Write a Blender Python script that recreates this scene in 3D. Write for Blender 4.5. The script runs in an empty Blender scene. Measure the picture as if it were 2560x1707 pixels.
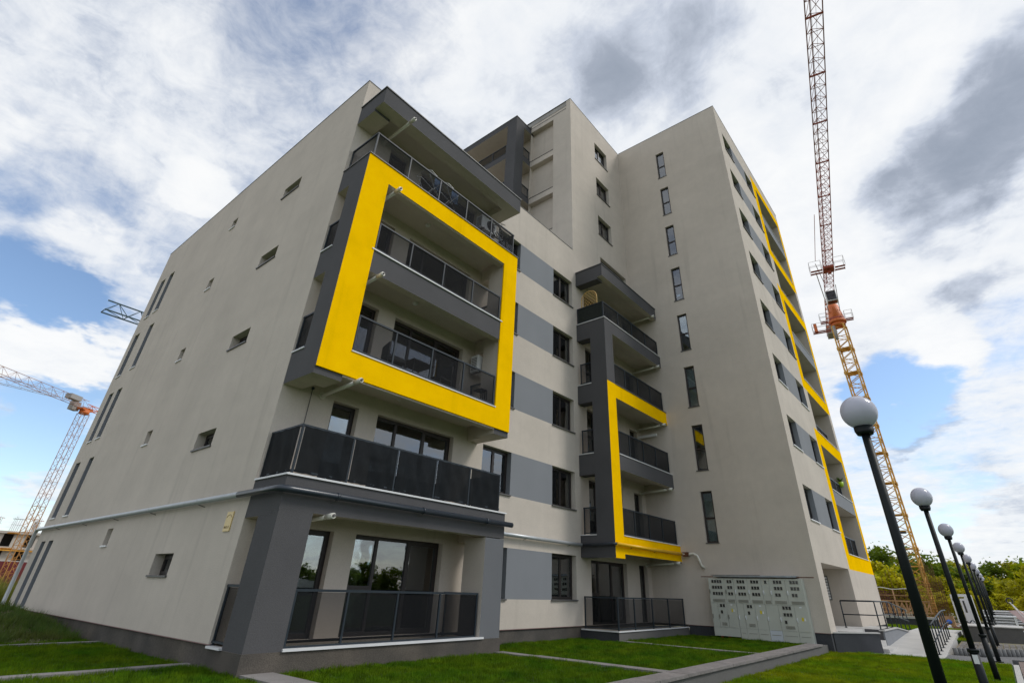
import bpy, bmesh, math, random
import numpy as np
from mathutils import Vector, Matrix
random.seed(7); rng = np.random.default_rng(7)
sc = bpy.context.scene; COL = sc.collection
R = math.radians
# ------------------------------------------------------------------ camera
CAMP = Vector((-5.03546, -11.48990, 1.70051))
yaw, pitch, roll = 0.885323, 0.522770, 0.0303708
fw = Vector((math.sin(yaw)*math.cos(pitch), math.cos(yaw)*math.cos(pitch), math.sin(pitch)))
rt = Vector((math.cos(yaw), -math.sin(yaw), 0)); up = rt.cross(fw)
r2 = rt*math.cos(roll)+up*math.sin(roll); u2 = -rt*math.sin(roll)+up*math.cos(roll)
cam = bpy.data.cameras.new('camera'); cam.sensor_width = 36; cam.lens = 1262.771/2560*36
cam.shift_x = -49.557/2560; cam.shift_y = -105.245/2560; cam.clip_start = .1; cam.clip_end = 6000
co = bpy.data.objects.new('camera', cam); COL.objects.link(co)
co.matrix_world = Matrix(((r2.x, u2.x, -fw.x, CAMP.x), (r2.y, u2.y, -fw.y, CAMP.y), (r2.z, u2.z, -fw.z, CAMP.z), (0, 0, 0, 1)))
sc.camera = co
# ------------------------------------------------------------------ light, sky, exposure
SUN_AZ, SUN_EL = 143.0, 46.0          # azimuth from +Y towards +X
sd = Vector((math.sin(R(SUN_AZ))*math.cos(R(SUN_EL)), math.cos(R(SUN_AZ))*math.cos(R(SUN_EL)), math.sin(R(SUN_EL))))
sl = bpy.data.lights.new('sun', 'SUN'); sl.energy = 1.05; sl.angle = R(16.0); sl.color = (1, .96, .90)
so = bpy.data.objects.new('sun', sl); COL.objects.link(so); so.rotation_euler = sd.to_track_quat('Z', 'Y').to_euler()
so.location = (40, -50, 60)
vs = sc.view_settings; vs.view_transform = 'Standard'; vs.look = 'None'; vs.gamma = 1; vs.exposure = 0.60; vs.use_curve_mapping = False
W = bpy.data.worlds.new('World'); sc.world = W; W.use_nodes = True
nt = W.node_tree; nt.nodes.clear()
def N(t, **k):
    n = nt.nodes.new(t)
    for a, v in k.items(): setattr(n, a, v)
    return n
def L(a, b): nt.links.new(a, b)
def val(x, sock):
    if isinstance(x, (int, float)): sock.default_value = x
    else: L(x, sock)
def M(op, a, b=None, c=None, clamp=False):
    n = N('ShaderNodeMath', operation=op, use_clamp=clamp); val(a, n.inputs[0])
    if b is not None: val(b, n.inputs[1])
    if c is not None: val(c, n.inputs[2])
    return n.outputs[0]
def VM(op, a, b=None):
    n = N('ShaderNodeVectorMath', operation=op)
    for i, x in enumerate((a, b)):
        if x is None: continue
        if isinstance(x, (tuple, Vector)): n.inputs[i].default_value = tuple(x)
        else: L(x, n.inputs[i])
    return n
def noise(v, scale, detail=8, rough=.55, dist=0., out='Fac'):
    n = N('ShaderNodeTexNoise'); n.inputs['Scale'].default_value = scale; n.inputs['Detail'].default_value = detail
    n.inputs['Roughness'].default_value = rough; n.inputs['Distortion'].default_value = dist; L(v, n.inputs['Vector']); return n.outputs[out]
def smooth(x, lo, hi):
    n = N('ShaderNodeMapRange', interpolation_type='SMOOTHSTEP'); val(x, n.inputs[0]); n.inputs[1].default_value = lo; n.inputs[2].default_value = hi
    return n.outputs[0]
sky = N('ShaderNodeTexSky', sky_type='NISHITA'); sky.sun_disc = False; sky.sun_elevation = R(SUN_EL); sky.sun_rotation = R(SUN_AZ)
sky.air_density = 1.0; sky.dust_density = .4; sky.ozone_density = 2.0
tc = N('ShaderNodeTexCoord'); d = tc.outputs['Generated']
sep = N('ShaderNodeSeparateXYZ'); L(d, sep.inputs[0])
zz = M('ADD', M('MAXIMUM', sep.outputs[2], 0.0), .16)
cmb = N('ShaderNodeCombineXYZ'); L(M('DIVIDE', sep.outputs[0], zz), cmb.inputs[0]); L(M('DIVIDE', sep.outputs[1], zz), cmb.inputs[1])
P = cmb.outputs[0]
wob = VM('SUBTRACT', noise(P, 1.6, 6, .6, out='Color'), (.5, .5, .5)).outputs[0]
wsc = N('ShaderNodeVectorMath', operation='SCALE'); L(wob, wsc.inputs[0]); wsc.inputs[3].default_value = .26
dw = VM('NORMALIZE', VM('ADD', d, wsc.outputs[0]).outputs[0]).outputs[0]
def dirv(az, el): return (math.sin(R(az))*math.cos(R(el)), math.cos(R(az))*math.cos(R(el)), math.sin(R(el)))
def blobs(lst):
    acc = 0.0
    for az, el, rad, w in lst:
        dot = VM('DOT_PRODUCT', dw, dirv(az, el)).outputs['Value']
        acc = M('MULTIPLY_ADD', smooth(dot, math.cos(R(rad)), 1.0), w, acc)
    return acc
n_c = noise(P, 1.15, 9, .58, .25)
n_s = noise(P, 2.1, 9, .6, .5)
n_f = noise(P, 5.5, 8, .62, .4)
n_g = noise(P, 13.0, 7, .66, .6)
n_st = noise(VM('MULTIPLY', P, (1.0, .30, 1)).outputs[0], 3.6, 8, .66, 1.0)     # drawn-out cirrus
BLUE = [(1.5, 21, 5.5, .40), (5.5, 20, 4.5, .40), (7.5, 10.5, 4, .34), (8.2, 7.5, 3, .34), (3.5, 12, 3.5, .28), (6, 4, 3, .2), (88.3, 17.3, 4.2, .42), (85, 15.6, 3.2, .40), (0, 30, 6, .16), (12, 52, 9, .10), (28, 56, 9, .10), (88.5, 5.5, 3, .14), (91, 10, 3, .1)]
WHITE = [(2.5, 25.5, 3.5, .2), (9, 33, 3.0, .5), (4, 16, 4.5, .40), (7, 15.5, 3, .3), (70, 50, 30, .35), (98, 40, 22, .35), (85, 26, 9, .25), (92, 19.5, 4, .35), (-4, 40, 14, .06), (93, 5, 5, .15)]
cov = M('ADD', M('ADD', M('MULTIPLY', n_c, .45), M('ADD', M('MULTIPLY_ADD', n_g, .22, M('MULTIPLY', n_f, .32)), M('MULTIPLY', n_st, .34))), M('SUBTRACT', blobs(WHITE), blobs(BLUE)))
mask = M('MULTIPLY', smooth(cov, .36, .80), .97)
DARK = [(94.6, 31.0, 4, .14), (97.5, 32.3, 5.5, .20), (101, 33.5, 6, .24), (104.5, 34.6, 6, .22), (108.5, 35.6, 6, .20), (112, 36.5, 6, .16), (93.6, 23.5, 2.6, .18), (95.6, 23.9, 2.8, .20), (97.6, 24.2, 2.6, .15), (88.0, 13.7, 1.9, .22), (89.3, 14.1, 2.0, .24), (90.6, 14.5, 1.8, .20), (69, 55.5, 11, .22), (56, 53.5, 8, .18), (88, 45, 6, .16), (80, 52, 8, .12), (62, 50, 6, .10), (95, 43, 5, .10), (3, 9, 5, .14), (6, 6, 5, .14), (93, 8, 4, .12), (-6, 40, 7, .06)]
LITE = [(82, 49, 6, .10), (90, 40, 8, .10), (85, 30, 9, .12), (9, 33, 3.2, .22), (92, 19.5, 4, .18), (100, 41, 5, .12), (5, 15, 6, .18), (30, 58, 10, .06)]
shade = M('ADD', M('SUBTRACT', M('ADD', M('MULTIPLY', n_s, .38), M('ADD', M('MULTIPLY_ADD', n_g, .36, M('MULTIPLY', n_f, .52)), M('MULTIPLY', n_st, .34))), blobs(DARK)), blobs(LITE))
shv = smooth(shade, .10, 1.12)
cr = N('ShaderNodeValToRGB'); L(shv, cr.inputs[0])
e = cr.color_ramp.elements; e[0].position = 0; e[0].color = (.235, .27, .33, 1); e[1].position = 1; e[1].color = (.77, .775, .775, 1)
m_ = e.new(.22); m_.color = (.30, .335, .40, 1); m_ = e.new(.46); m_.color = (.46, .50, .575, 1); m_ = e.new(.70); m_.color = (.66, .685, .72, 1)
bg1 = N('ShaderNodeBackground'); L(sky.outputs[0], bg1.inputs[0]); bg1.inputs[1].default_value = .115
bg2 = N('ShaderNodeBackground'); L(cr.outputs[0], bg2.inputs[0]); bg2.inputs[1].default_value = .85
mx = N('ShaderNodeMixShader'); L(mask, mx.inputs[0]); L(bg1.outputs[0], mx.inputs[1]); L(bg2.outputs[0], mx.inputs[2])
wo = N('ShaderNodeOutputWorld'); L(mx.outputs[0], wo.inputs[0])
sc.cycles.max_bounces = 8; sc.cycles.transparent_max_bounces = 24; sc.cycles.diffuse_bounces = 4; sc.cycles.glossy_bounces = 4
# ------------------------------------------------------------------ materials
MATS = {}
def mat(name, col, rough=.8, metal=0, var=.0, vscale=1.0, bump=0, bscale=80, streak=0, spec=.5, trans=0, alpha_mix=None, grain=0, objrand=0, blotch=None, drips=0):
    if name in MATS: return MATS[name]
    m = bpy.data.materials.new(name); m.use_nodes = True; t = m.node_tree; ns = t.nodes; lk = t.links
    b = ns['Principled BSDF']; b.inputs['Roughness'].default_value = rough; b.inputs['Metallic'].default_value = metal
    b.inputs['Specular IOR Level'].default_value = spec; b.inputs['Base Color'].default_value = (*col, 1)
    geo = ns.new('ShaderNodeNewGeometry'); pos = geo.outputs['Position']
    def nz(scale, detail, vec=pos):
        n = ns.new('ShaderNodeTexNoise'); n.inputs['Scale'].default_value = scale; n.inputs['Detail'].default_value = detail; lk.new(vec, n.inputs['Vector']); return n.outputs[0]
    def mr(x, lo, hi):
        n = ns.new('ShaderNodeMapRange'); lk.new(x, n.inputs[0]); n.inputs[1].default_value = .25; n.inputs[2].default_value = .75; n.inputs[3].default_value = lo; n.inputs[4].default_value = hi; return n.outputs[0]
    def mul(a, c):
        n = ns.new('ShaderNodeMath'); n.operation = 'MULTIPLY'; lk.new(a, n.inputs[0]); lk.new(c, n.inputs[1]); return n.outputs[0]
    fac = None
    if var: fac = mr(nz(vscale, 6), 1-var, 1+var)
    if streak:
        mp = ns.new('ShaderNodeVectorMath'); mp.operation = 'MULTIPLY'; lk.new(pos, mp.inputs[0]); mp.inputs[1].default_value = (.9, .9, .10)
        s = mr(nz(1.5, 6, mp.outputs[0]), 1-streak, 1+streak); fac = mul(fac, s) if fac else s
    if drips:      # rain runs and trowel marks in the render
        mp = ns.new('ShaderNodeVectorMath'); mp.operation = 'MULTIPLY'; lk.new(pos, mp.inputs[0]); mp.inputs[1].default_value = (2.6, 2.6, .16)
        n = ns.new('ShaderNodeMapRange'); n.interpolation_type = 'SMOOTHSTEP'; lk.new(nz(1.0, 5, mp.outputs[0]), n.inputs[0]); n.inputs[1].default_value = .56; n.inputs[2].default_value = .76; n.inputs[3].default_value = 1; n.inputs[4].default_value = 1-drips
        fac = mul(fac, n.outputs[0]) if fac else n.outputs[0]
        mp = ns.new('ShaderNodeVectorMath'); mp.operation = 'MULTIPLY'; lk.new(pos, mp.inputs[0]); mp.inputs[1].default_value = (.25, .25, 1.1)
        fac = mul(fac, mr(nz(1.3, 4, mp.outputs[0]), 1-drips*.35, 1+drips*.35)); fac = mul(fac, mr(nz(3.2, 5), 1-drips*.3, 1+drips*.3))
    if grain:
        s = mr(nz(bscale*.8, 3), 1-grain, 1+grain); fac = mul(fac, s) if fac else s
    if objrand:
        oi = ns.new('ShaderNodeObjectInfo'); n = ns.new('ShaderNodeMapRange'); lk.new(oi.outputs['Random'], n.inputs[0]); n.inputs[3].default_value = 1-objrand; n.inputs[4].default_value = 1+objrand
        fac = mul(fac, n.outputs[0]) if fac else n.outputs[0]
    if fac or blotch:
        v = ns.new('ShaderNodeVectorMath'); v.operation = 'SCALE'; v.inputs[0].default_value = col
        if blotch:
            mxx = ns.new('ShaderNodeMix'); mxx.data_type = 'RGBA'; mxx.inputs[6].default_value = (*col, 1); mxx.inputs[7].default_value = (*blotch[0], 1)
            lk.new(mr(nz(blotch[1], 5), 0, 1), mxx.inputs[0]); lk.new(mxx.outputs[2], v.inputs[0])
        if fac: lk.new(fac, v.inputs[3])
        else: v.inputs[3].default_value = 1
        lk.new(v.outputs[0], b.inputs['Base Color'])
    if bump:
        bn = ns.new('ShaderNodeBump'); bn.inputs['Strength'].default_value = bump; bn.inputs['Distance'].default_value = .01
        lk.new(nz(bscale, 4), bn.inputs['Height']); lk.new(bn.outputs[0], b.inputs['Normal'])
    out = ns['Material Output']
    if trans:
        tl = ns.new('ShaderNodeBsdfTranslucent'); sh = ns.new('ShaderNodeMixShader'); sh.inputs[0].default_value = trans
        if b.inputs['Base Color'].links: lk.new(b.inputs['Base Color'].links[0].from_socket, tl.inputs[0])
        else: tl.inputs[0].default_value = (*col, 1)
        lk.new(b.outputs[0], sh.inputs[1]); lk.new(tl.outputs[0], sh.inputs[2]); lk.new(sh.outputs[0], out.inputs[0])
    if alpha_mix:
        tr = ns.new('ShaderNodeBsdfTransparent'); sh = ns.new('ShaderNodeMixShader'); sh.inputs[0].default_value = alpha_mix
        lk.new(tr.outputs[0], sh.inputs[1]); lk.new(b.outputs[0], sh.inputs[2]); lk.new(sh.outputs[0], out.inputs[0])
    MATS[name] = m; return m
def glass_mat(name, tint, ior, base):
    m = bpy.data.materials.new(name); m.use_nodes = True; t = m.node_tree; ns = t.nodes; lk = t.links; ns.clear()
    out = ns.new('ShaderNodeOutputMaterial'); fr = ns.new('ShaderNodeFresnel'); fr.inputs[0].default_value = ior
    g = ns.new('ShaderNodeBsdfGlossy'); g.inputs['Roughness'].default_value = .01; g.inputs[0].default_value = (.92, .96, 1, 1)
    tr = ns.new('ShaderNodeBsdfTransparent'); tr.inputs[0].default_value = (*tint, 1)
    ad = ns.new('ShaderNodeMath'); ad.operation = 'ADD'; ad.use_clamp = True; ad.inputs[1].default_value = base; lk.new(fr.outputs[0], ad.inputs[0])
    geo = ns.new('ShaderNodeNewGeometry'); nz = ns.new('ShaderNodeTexNoise'); nz.inputs['Scale'].default_value = 1.3; lk.new(geo.outputs['Position'], nz.inputs['Vector'])
    bn = ns.new('ShaderNodeBump'); bn.inputs['Strength'].default_value = .05; bn.inputs['Distance'].default_value = .05; lk.new(nz.outputs[0], bn.inputs['Height']); lk.new(bn.outputs[0], g.inputs['Normal'])
    mx = ns.new('ShaderNodeMixShader'); lk.new(ad.outputs[0], mx.inputs[0]); lk.new(tr.outputs[0], mx.inputs[1]); lk.new(g.outputs[0], mx.inputs[2]); lk.new(mx.outputs[0], out.inputs[0])
    MATS[name] = m; return m
BEIGE = mat('beige_stucco', (.578, .516, .446), .92, var=.075, vscale=.45, bump=.6, bscale=55, streak=.02, grain=.08, spec=.2, drips=.10)
DGREY = mat('dark_grey_stucco', (.091, .089, .092), .9, var=.10, vscale=.8, bump=.5, bscale=60, grain=.12, spec=.25)
MGREY = mat('mid_grey_stucco', (.235, .245, .262), .92, var=.05, vscale=.6, bump=.4, bscale=60, streak=.03, grain=.07, spec=.2)
YELLOW = mat('yellow_stucco', (1.0, .575, .001), .9, var=.06, vscale=.8, bump=.6, bscale=60, streak=.02, grain=.07, spec=.0, drips=.10)
PLINTH = mat('plinth_stone_plaster', (.078, .074, .070), .92, var=.25, vscale=1.4, bump=.7, bscale=70, grain=.3, spec=.2, blotch=((.115, .098, .08), .7))
PLINTHD = mat('plinth_dark_plaster', (.055, .057, .063), .9, var=.12, vscale=1.4, bump=.6, bscale=70, grain=.3, spec=.25)
FRAME = mat('brown_window_frame', (.022, .016, .014), .45, spec=.5)
SILLW = mat('white_sill_metal', (.72, .72, .72), .4, var=.06, vscale=3)
SILLD = mat('dark_sill_metal', (.10, .095, .09), .5, var=.1, vscale=3)
COPING = mat('dark_coping_metal', (.055, .06, .06), .5)
RAIL = mat('anthracite_rail_paint', (.020, .029, .038), .5, spec=.3)
RAILL = mat('light_rail_paint', (.13, .16, .20), .5, spec=.3)
PERF = mat('perforated_panel', (.016, .017, .019), .8, alpha_mix=.40, spec=.1)
PERFD = mat('dense_perforated_panel', (.014, .016, .018), .8, alpha_mix=.64, spec=.1)
CLOTH = mat('black_shade_cloth', (.009, .011, .013), .85, var=.3, vscale=4, bump=.8, bscale=7, alpha_mix=.98, spec=.15)
HEDGE = mat('artificial_hedge', (.012, .016, .012), .9, var=.6, vscale=14, bump=1, bscale=30)
GLASS = glass_mat('window_glass', (.74, .80, .80), 1.75, .10)
CURT = mat('curtain_cloth', (.75, .78, .76), .95, trans=.15, var=.08, vscale=6)
BLIND = mat('grey_blind', (.17, .17, .17), .8, var=.05, vscale=5)
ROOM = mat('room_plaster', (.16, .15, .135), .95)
FLOORT = mat('balcony_tile', (.30, .26, .21), .6, var=.1, vscale=4)
WHITEP = mat('cream_plastic_pipe', (.68, .66, .58), .4, var=.05, vscale=6)
SILVER = mat('painted_pipe_silver', (.50, .52, .53), .35, metal=.3, var=.06, vscale=4)
NAVY = mat('painted_pipe_dark', (.022, .03, .042), .3, spec=.6)
YPIPE = mat('painted_pipe_yellow', (.90, .50, .003), .35)
STEEL = mat('galvanised_steel', (.36, .40, .44), .35, metal=.7, var=.2, vscale=5)
RUST = mat('rusty_steel', (.13, .05, .025), .85, var=.4, vscale=3)
CAB = mat('cabinet_grp', (.52, .535, .475), .55, var=.05, vscale=2, streak=.04)
CABW = mat('cabinet_pale_panel', (.58, .62, .66), .5, var=.04, vscale=2)
CABV = mat('cabinet_vent', (.27, .26, .22), .6)
CABH = mat('cabinet_handle', (.78, .80, .82), .35)
DARKG = mat('meter_glass', (.02, .022, .024), .15, spec=.8)
STICK = mat('yellow_sticker', (.75, .62, .02), .5)
ORANGEP = mat('orange_conduit', (.62, .16, .05), .5)
CONC = mat('concrete', (.36, .345, .32), .9, var=.16, vscale=1.6, bump=.5, bscale=40, grain=.12)
CONCL = mat('pale_concrete', (.47, .46, .44), .9, var=.10, vscale=1.2, bump=.3, bscale=40, grain=.1)
CAPST = mat('coping_concrete', (.185, .168, .16), .85, var=.22, vscale=2.5, bump=.6, bscale=25, grain=.2)
KERBM = mat('edging_concrete', (.215, .20, .19), .9, var=.15, vscale=2, bump=.5, bscale=40, grain=.15)
WALLG = mat('grey_wall_plaster', (.125, .120, .114), .92, var=.10, vscale=1.2, bump=.6, bscale=55, grain=.15)
ASPH = mat('asphalt', (.14, .14, .145), .9, var=.12, vscale=2, bump=.5, bscale=60, grain=.2)
SOIL = mat('bare_soil', (.20, .15, .10), .95, var=.3, vscale=.5, bump=1, bscale=6, blotch=((.12, .13, .06), .25))
LAWN = mat('lawn_soil', (.022, .060, .004), .95, var=.35, vscale=3.0, bump=1, bscale=30, blotch=((.04, .08, .004), .8))
GRASSM = mat('grass_blade', (.040, .135, .003), .7, var=.60, vscale=4.5, trans=.3, blotch=((.14, .20, .004), 1.3), spec=.12, grain=.35)  # deeper green for the raised lawns, their shade painted into the colour
GRASSY = mat('sun_tinted_grass_blade', (.085, .225, .003), .7, var=.55, vscale=3.5, trans=.35, blotch=((.27, .29, .004), .55), spec=.12, grain=.35)  # brighter, yellower copy: sunlight painted into the blades, plus dry patches
TALLG = mat('tall_grass_blade', (.34, .30, .05), .7, var=.3, vscale=1.5, trans=.35, blotch=((.14, .2, .02), .8))
WEED = mat('weed_blade', (.045, .13, .010), .7, var=.45, vscale=3, trans=.3, blotch=((.12, .13, .02), 1.0))
LAMPB = mat('lamp_black_paint', (.007, .010, .011), .5, spec=.25, bump=.15, bscale=20)
GLOBE = mat('opal_globe', (.60, .60, .68), .16, spec=.4, trans=.25)
CRY = mat('crane_yellow', (.62, .34, .06), .6, var=.2, vscale=1)
CRO = mat('crane_orange', (.62, .15, .03), .55, var=.12, vscale=1)
CRR = mat('crane_red', (.36, .075, .04), .6, var=.2, vscale=1)
CRG = mat('crane_grey', (.32, .30, .28), .6)
CRT = mat('crane_teal', (.006, .045, .055), .5)
CLAD = mat('cab_white', (.7, .7, .68), .4)
WOOD = mat('timber', (.42, .25, .12), .85, var=.3, vscale=3)
FORM = mat('orange_formwork', (.60, .28, .03), .8, var=.25, vscale=1.5)
REDC = mat('dark_red_container', (.14, .015, .018), .6, var=.12, vscale=3)
BARK = mat('bark', (.11, .085, .06), .95, var=.2, vscale=4)
LEAF = []
for i, c in enumerate([(.18, .26, .007), (.32, .35, .007), (.10, .17, .009), (.30, .31, .008)]):
    LEAF.append(mat('leaf_%s' % 'abcd'[i], c, .6, var=.45, vscale=.55, trans=.45, objrand=.18, spec=.25, blotch=((c[0]*1.6, c[1]*1.25, c[2]), .9)))
WHITEM = mat('white_paint', (.74, .74, .74), .45, var=.05, vscale=2)
BAMBOO = mat('bamboo_trellis', (.62, .40, .13), .6, var=.15, vscale=8)
LIME = mat('lime_plastic', (.42, .62, .02), .4)
PLANTL = mat('house_plant_leaf', (.12, .2, .02), .6, trans=.3)
BRASS = mat('plaque_gold', (.66, .50, .22), .4, metal=.15, var=.08, vscale=30)
INK = mat('plaque_ink', (.10, .06, .02), .6)
RATTAN = mat('dark_rattan', (.03, .028, .027), .6)
BLUEC = mat('blue_laundry', (.10, .17, .30), .9)
PAVER = mat('grey_paver', (.20, .185, .17), .9, var=.2, vscale=3, bump=.4, bscale=40, objrand=.15)
PALI = mat('grey_palisade', (.17, .168, .165), .9, var=.12, vscale=3, objrand=.12, bump=.4, bscale=40)
PINK = mat('dusty_pink_steel', (.55, .40, .38), .6, var=.15, vscale=3)
BLUEP = mat('blue_plastic', (.03, .12, .5), .5)
BRICKR = mat('brick_red', (.30, .11, .06), .9, var=.2, vscale=4)
# ------------------------------------------------------------------ mesh helpers
class MB:
    def __init__(s): s.v = []; s.f = []; s.mi = []; s.ms = []; s.sm = []; s.mk = []
    def m(s, mt):
        if mt not in s.ms: s.ms.append(mt)
        return s.ms.index(mt)
    def face(s, pts, mt, smooth=False):
        i = len(s.v); s.v += [tuple(p) for p in pts]; s.f.append(tuple(range(i, i+len(pts)))); s.mi.append(s.m(mt)); s.sm.append(smooth)
    def box(s, x0, x1, y0, y1, z0, z1, mt, **o):
        """o: per-side material: xm xp ym yp zm zp (None leaves that side out)"""
        s.mk.append(len(s.f))
        x0, x1 = sorted((x0, x1)); y0, y1 = sorted((y0, y1)); z0, z1 = sorted((z0, z1))
        F = dict(xm=[(x0, y1, z0), (x0, y0, z0), (x0, y0, z1), (x0, y1, z1)], xp=[(x1, y0, z0), (x1, y1, z0), (x1, y1, z1), (x1, y0, z1)],
                 ym=[(x0, y0, z0), (x1, y0, z0), (x1, y0, z1), (x0, y0, z1)], yp=[(x1, y1, z0), (x0, y1, z0), (x0, y1, z1), (x1, y1, z1)],
                 zm=[(x0, y1, z0), (x1, y1, z0), (x1, y0, z0), (x0, y0, z0)], zp=[(x0, y0, z1), (x1, y0, z1), (x1, y1, z1), (x0, y1, z1)])
        for k, p in F.items():
            mm = o.get(k, mt)
            if mm is not None: s.face(p, mm)
    def prism(s, poly, a0, a1, axis, mt):
        """extrude a 2-D polygon along axis: 'y' -> poly is (x,z); 'x' -> (y,z); 'z' -> (x,y)"""
        s.mk.append(len(s.f))
        def q(p, a): return {'y': (p[0], a, p[1]), 'x': (a, p[0], p[1]), 'z': (p[0], p[1], a)}[axis]
        s.face([q(p, a0) for p in poly], mt); s.face([q(p, a1) for p in reversed(poly)], mt)
        n = len(poly)
        for i in range(n):
            p, r = poly[i], poly[(i+1) % n]; s.face([q(p, a0), q(p, a1), q(r, a1), q(r, a0)], mt)
    def rod(s, p, q, r, mt, n=6, r1=None, caps=True, smooth=True):
        p = Vector(p); q = Vector(q); ax = (q-p).normalized(); a = ax.orthogonal().normalized(); b = ax.cross(a)
        r1 = r if r1 is None else r1
        c0 = [p+(a*math.cos(t)+b*math.sin(t))*r for t in [2*math.pi*i/n for i in range(n)]]
        c1 = [q+(a*math.cos(t)+b*math.sin(t))*r1 for t in [2*math.pi*i/n for i in range(n)]]
        for i in range(n):
            j = (i+1) % n; s.face([c0[i], c0[j], c1[j], c1[i]], mt, smooth and n > 5)
        if caps: s.face(c0[::-1], mt); s.face(c1, mt)
    def tube(s, path, r, mt, n=10):
        path = [Vector(p) for p in path]
        rings = []
        a = None
        for i, p in enumerate(path):
            t = (path[min(i+1, len(path)-1)]-path[max(i-1, 0)]).normalized()
            a = t.orthogonal().normalized() if a is None else (a-t*a.dot(t)).normalized()
            b = t.cross(a)
            rings.append([p+(a*math.cos(2*math.pi*k/n)+b*math.sin(2*math.pi*k/n))*r for k in range(n)])
        for c0, c1 in zip(rings, rings[1:]):
            for i in range(n):
                j = (i+1) % n; s.face([c0[i], c0[j], c1[j], c1[i]], mt, True)
        s.face(rings[0][::-1], mt); s.face(rings[-1], mt)
    def sphere(s, c, r, mt, nu=20, nv=12, sz=1.0):
        c = Vector(c)
        def pt(i, j):
            th = math.pi*j/nv; ph = 2*math.pi*i/nu
            return c+Vector((math.sin(th)*math.cos(ph)*r, math.sin(th)*math.sin(ph)*r, math.cos(th)*r*sz))
        for j in range(nv):
            for i in range(nu):
                q = [pt(i, j), pt(i, j+1), pt(i+1, j+1), pt(i+1, j)]
                if j == 0: q = [q[0], q[1], q[2]]
                elif j == nv-1: q = [q[0], q[1], q[3]]
                s.face(q, mt, True)
    def objs(s, name, parent=None):          # every box / prism becomes an object of its own
        out = []
        for a, b in zip(s.mk, s.mk[1:]+[len(s.f)]):
            t = MB()
            for i in range(a, b): t.face([s.v[k] for k in s.f[i]], s.ms[s.mi[i]], s.sm[i])
            out.append(t.obj(name, parent))
        return out
    def mesh(s, name):
        me = bpy.data.meshes.new(name); me.from_pydata(s.v, [], s.f)
        for mt in s.ms: me.materials.append(mt)
        me.polygons.foreach_set('material_index', s.mi); me.polygons.foreach_set('use_smooth', s.sm)
        if any(s.sm):
            bm = bmesh.new(); bm.from_mesh(me); bmesh.ops.remove_doubles(bm, verts=bm.verts, dist=1e-5); bm.to_mesh(me); bm.free()
        me.update(); return me
    def obj(s, name, parent=None, loc=None, mesh=None): return link(name, s.mesh(name), parent, loc)
def link(name, me, parent=None, loc=None):
    o = bpy.data.objects.new(name, me); COL.objects.link(o)
    if parent: o.parent = parent
    if loc is not None: o.location = loc
    return o
def tag(o, label=None, cat=None, group=None, kind=None):
    for k, v in (('label', label), ('category', cat), ('group', group), ('kind', kind)):
        if v: o[k] = v
    return o
def empty(name, loc, label, cat, group=None):
    o = bpy.data.objects.new(name, None); COL.objects.link(o); o.location = loc; o.empty_display_size = .2
    return tag(o, label, cat, group)
def kids(o): return [c for c in bpy.data.objects if c.parent == o]
def copy_tree(o, loc, label=None, parent=None):
    c = o.copy(); COL.objects.link(c)
    if parent: c.parent = parent
    else:
        c.location = loc
        if label: c['label'] = label
    for ch in kids(o): copy_tree(ch, None, None, c)
    return c
def bx(name, b, mt, parent=None, **o):
    m = MB(); m.box(*b, mt, **o); return m.obj(name, parent)
# wall with real openings; plane ('y', c) faces -Y, plane ('x', c) faces -X.  u is x resp. y
def wall(m, ax, c, u0, u1, v0, v1, holes, base, rects=(), depth=.25, reveal=None):
    us = {u0, u1}; vs_ = {v0, v1}
    for h in holes: us |= {h[0], h[1]}; vs_ |= {h[2], h[3]}
    for h in rects: us |= {h[0], h[1]}; vs_ |= {h[2], h[3]}
    us = sorted(x for x in us if u0-1e-6 <= x <= u1+1e-6); vs_ = sorted(x for x in vs_ if v0-1e-6 <= x <= v1+1e-6)
    def P3(u, v, n=0): return (u, c+n, v) if ax == 'y' else (c+n, u, v)
    def quad(a, b, mt): m.face(a if b else a[::-1], mt)
    fl = ax == 'y'
    for ua, ub in zip(us, us[1:]):
        for va, vb in zip(vs_, vs_[1:]):
            cu, cv = (ua+ub)/2, (va+vb)/2
            if any(h[0] < cu < h[1] and h[2] < cv < h[3] for h in holes): continue
            mt = base
            for r in rects:
                if r[0] < cu < r[1] and r[2] < cv < r[3]: mt = r[4]
            quad([P3(ua, va), P3(ub, va), P3(ub, vb), P3(ua, vb)], fl, mt)
    for h in holes:
        a, b, p, q = h[:4]; dp = h[4] if len(h) > 4 and h[4] else depth
        rv = h[5] if len(h) > 5 and h[5] else (base, base)      # (low-u side, high-u side)
        if dp < 0: continue
        quad([P3(a, p), P3(a, q), P3(a, q, dp), P3(a, p, dp)], not fl, rv[0])
        quad([P3(b, p), P3(b, p, dp), P3(b, q, dp), P3(b, q)], not fl, rv[1])
        quad([P3(a, q), P3(b, q), P3(b, q, dp), P3(a, q, dp)], not fl, base)
        quad([P3(a, p), P3(a, p, dp), P3(b, p, dp), P3(b, p)], not fl, base)
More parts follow.
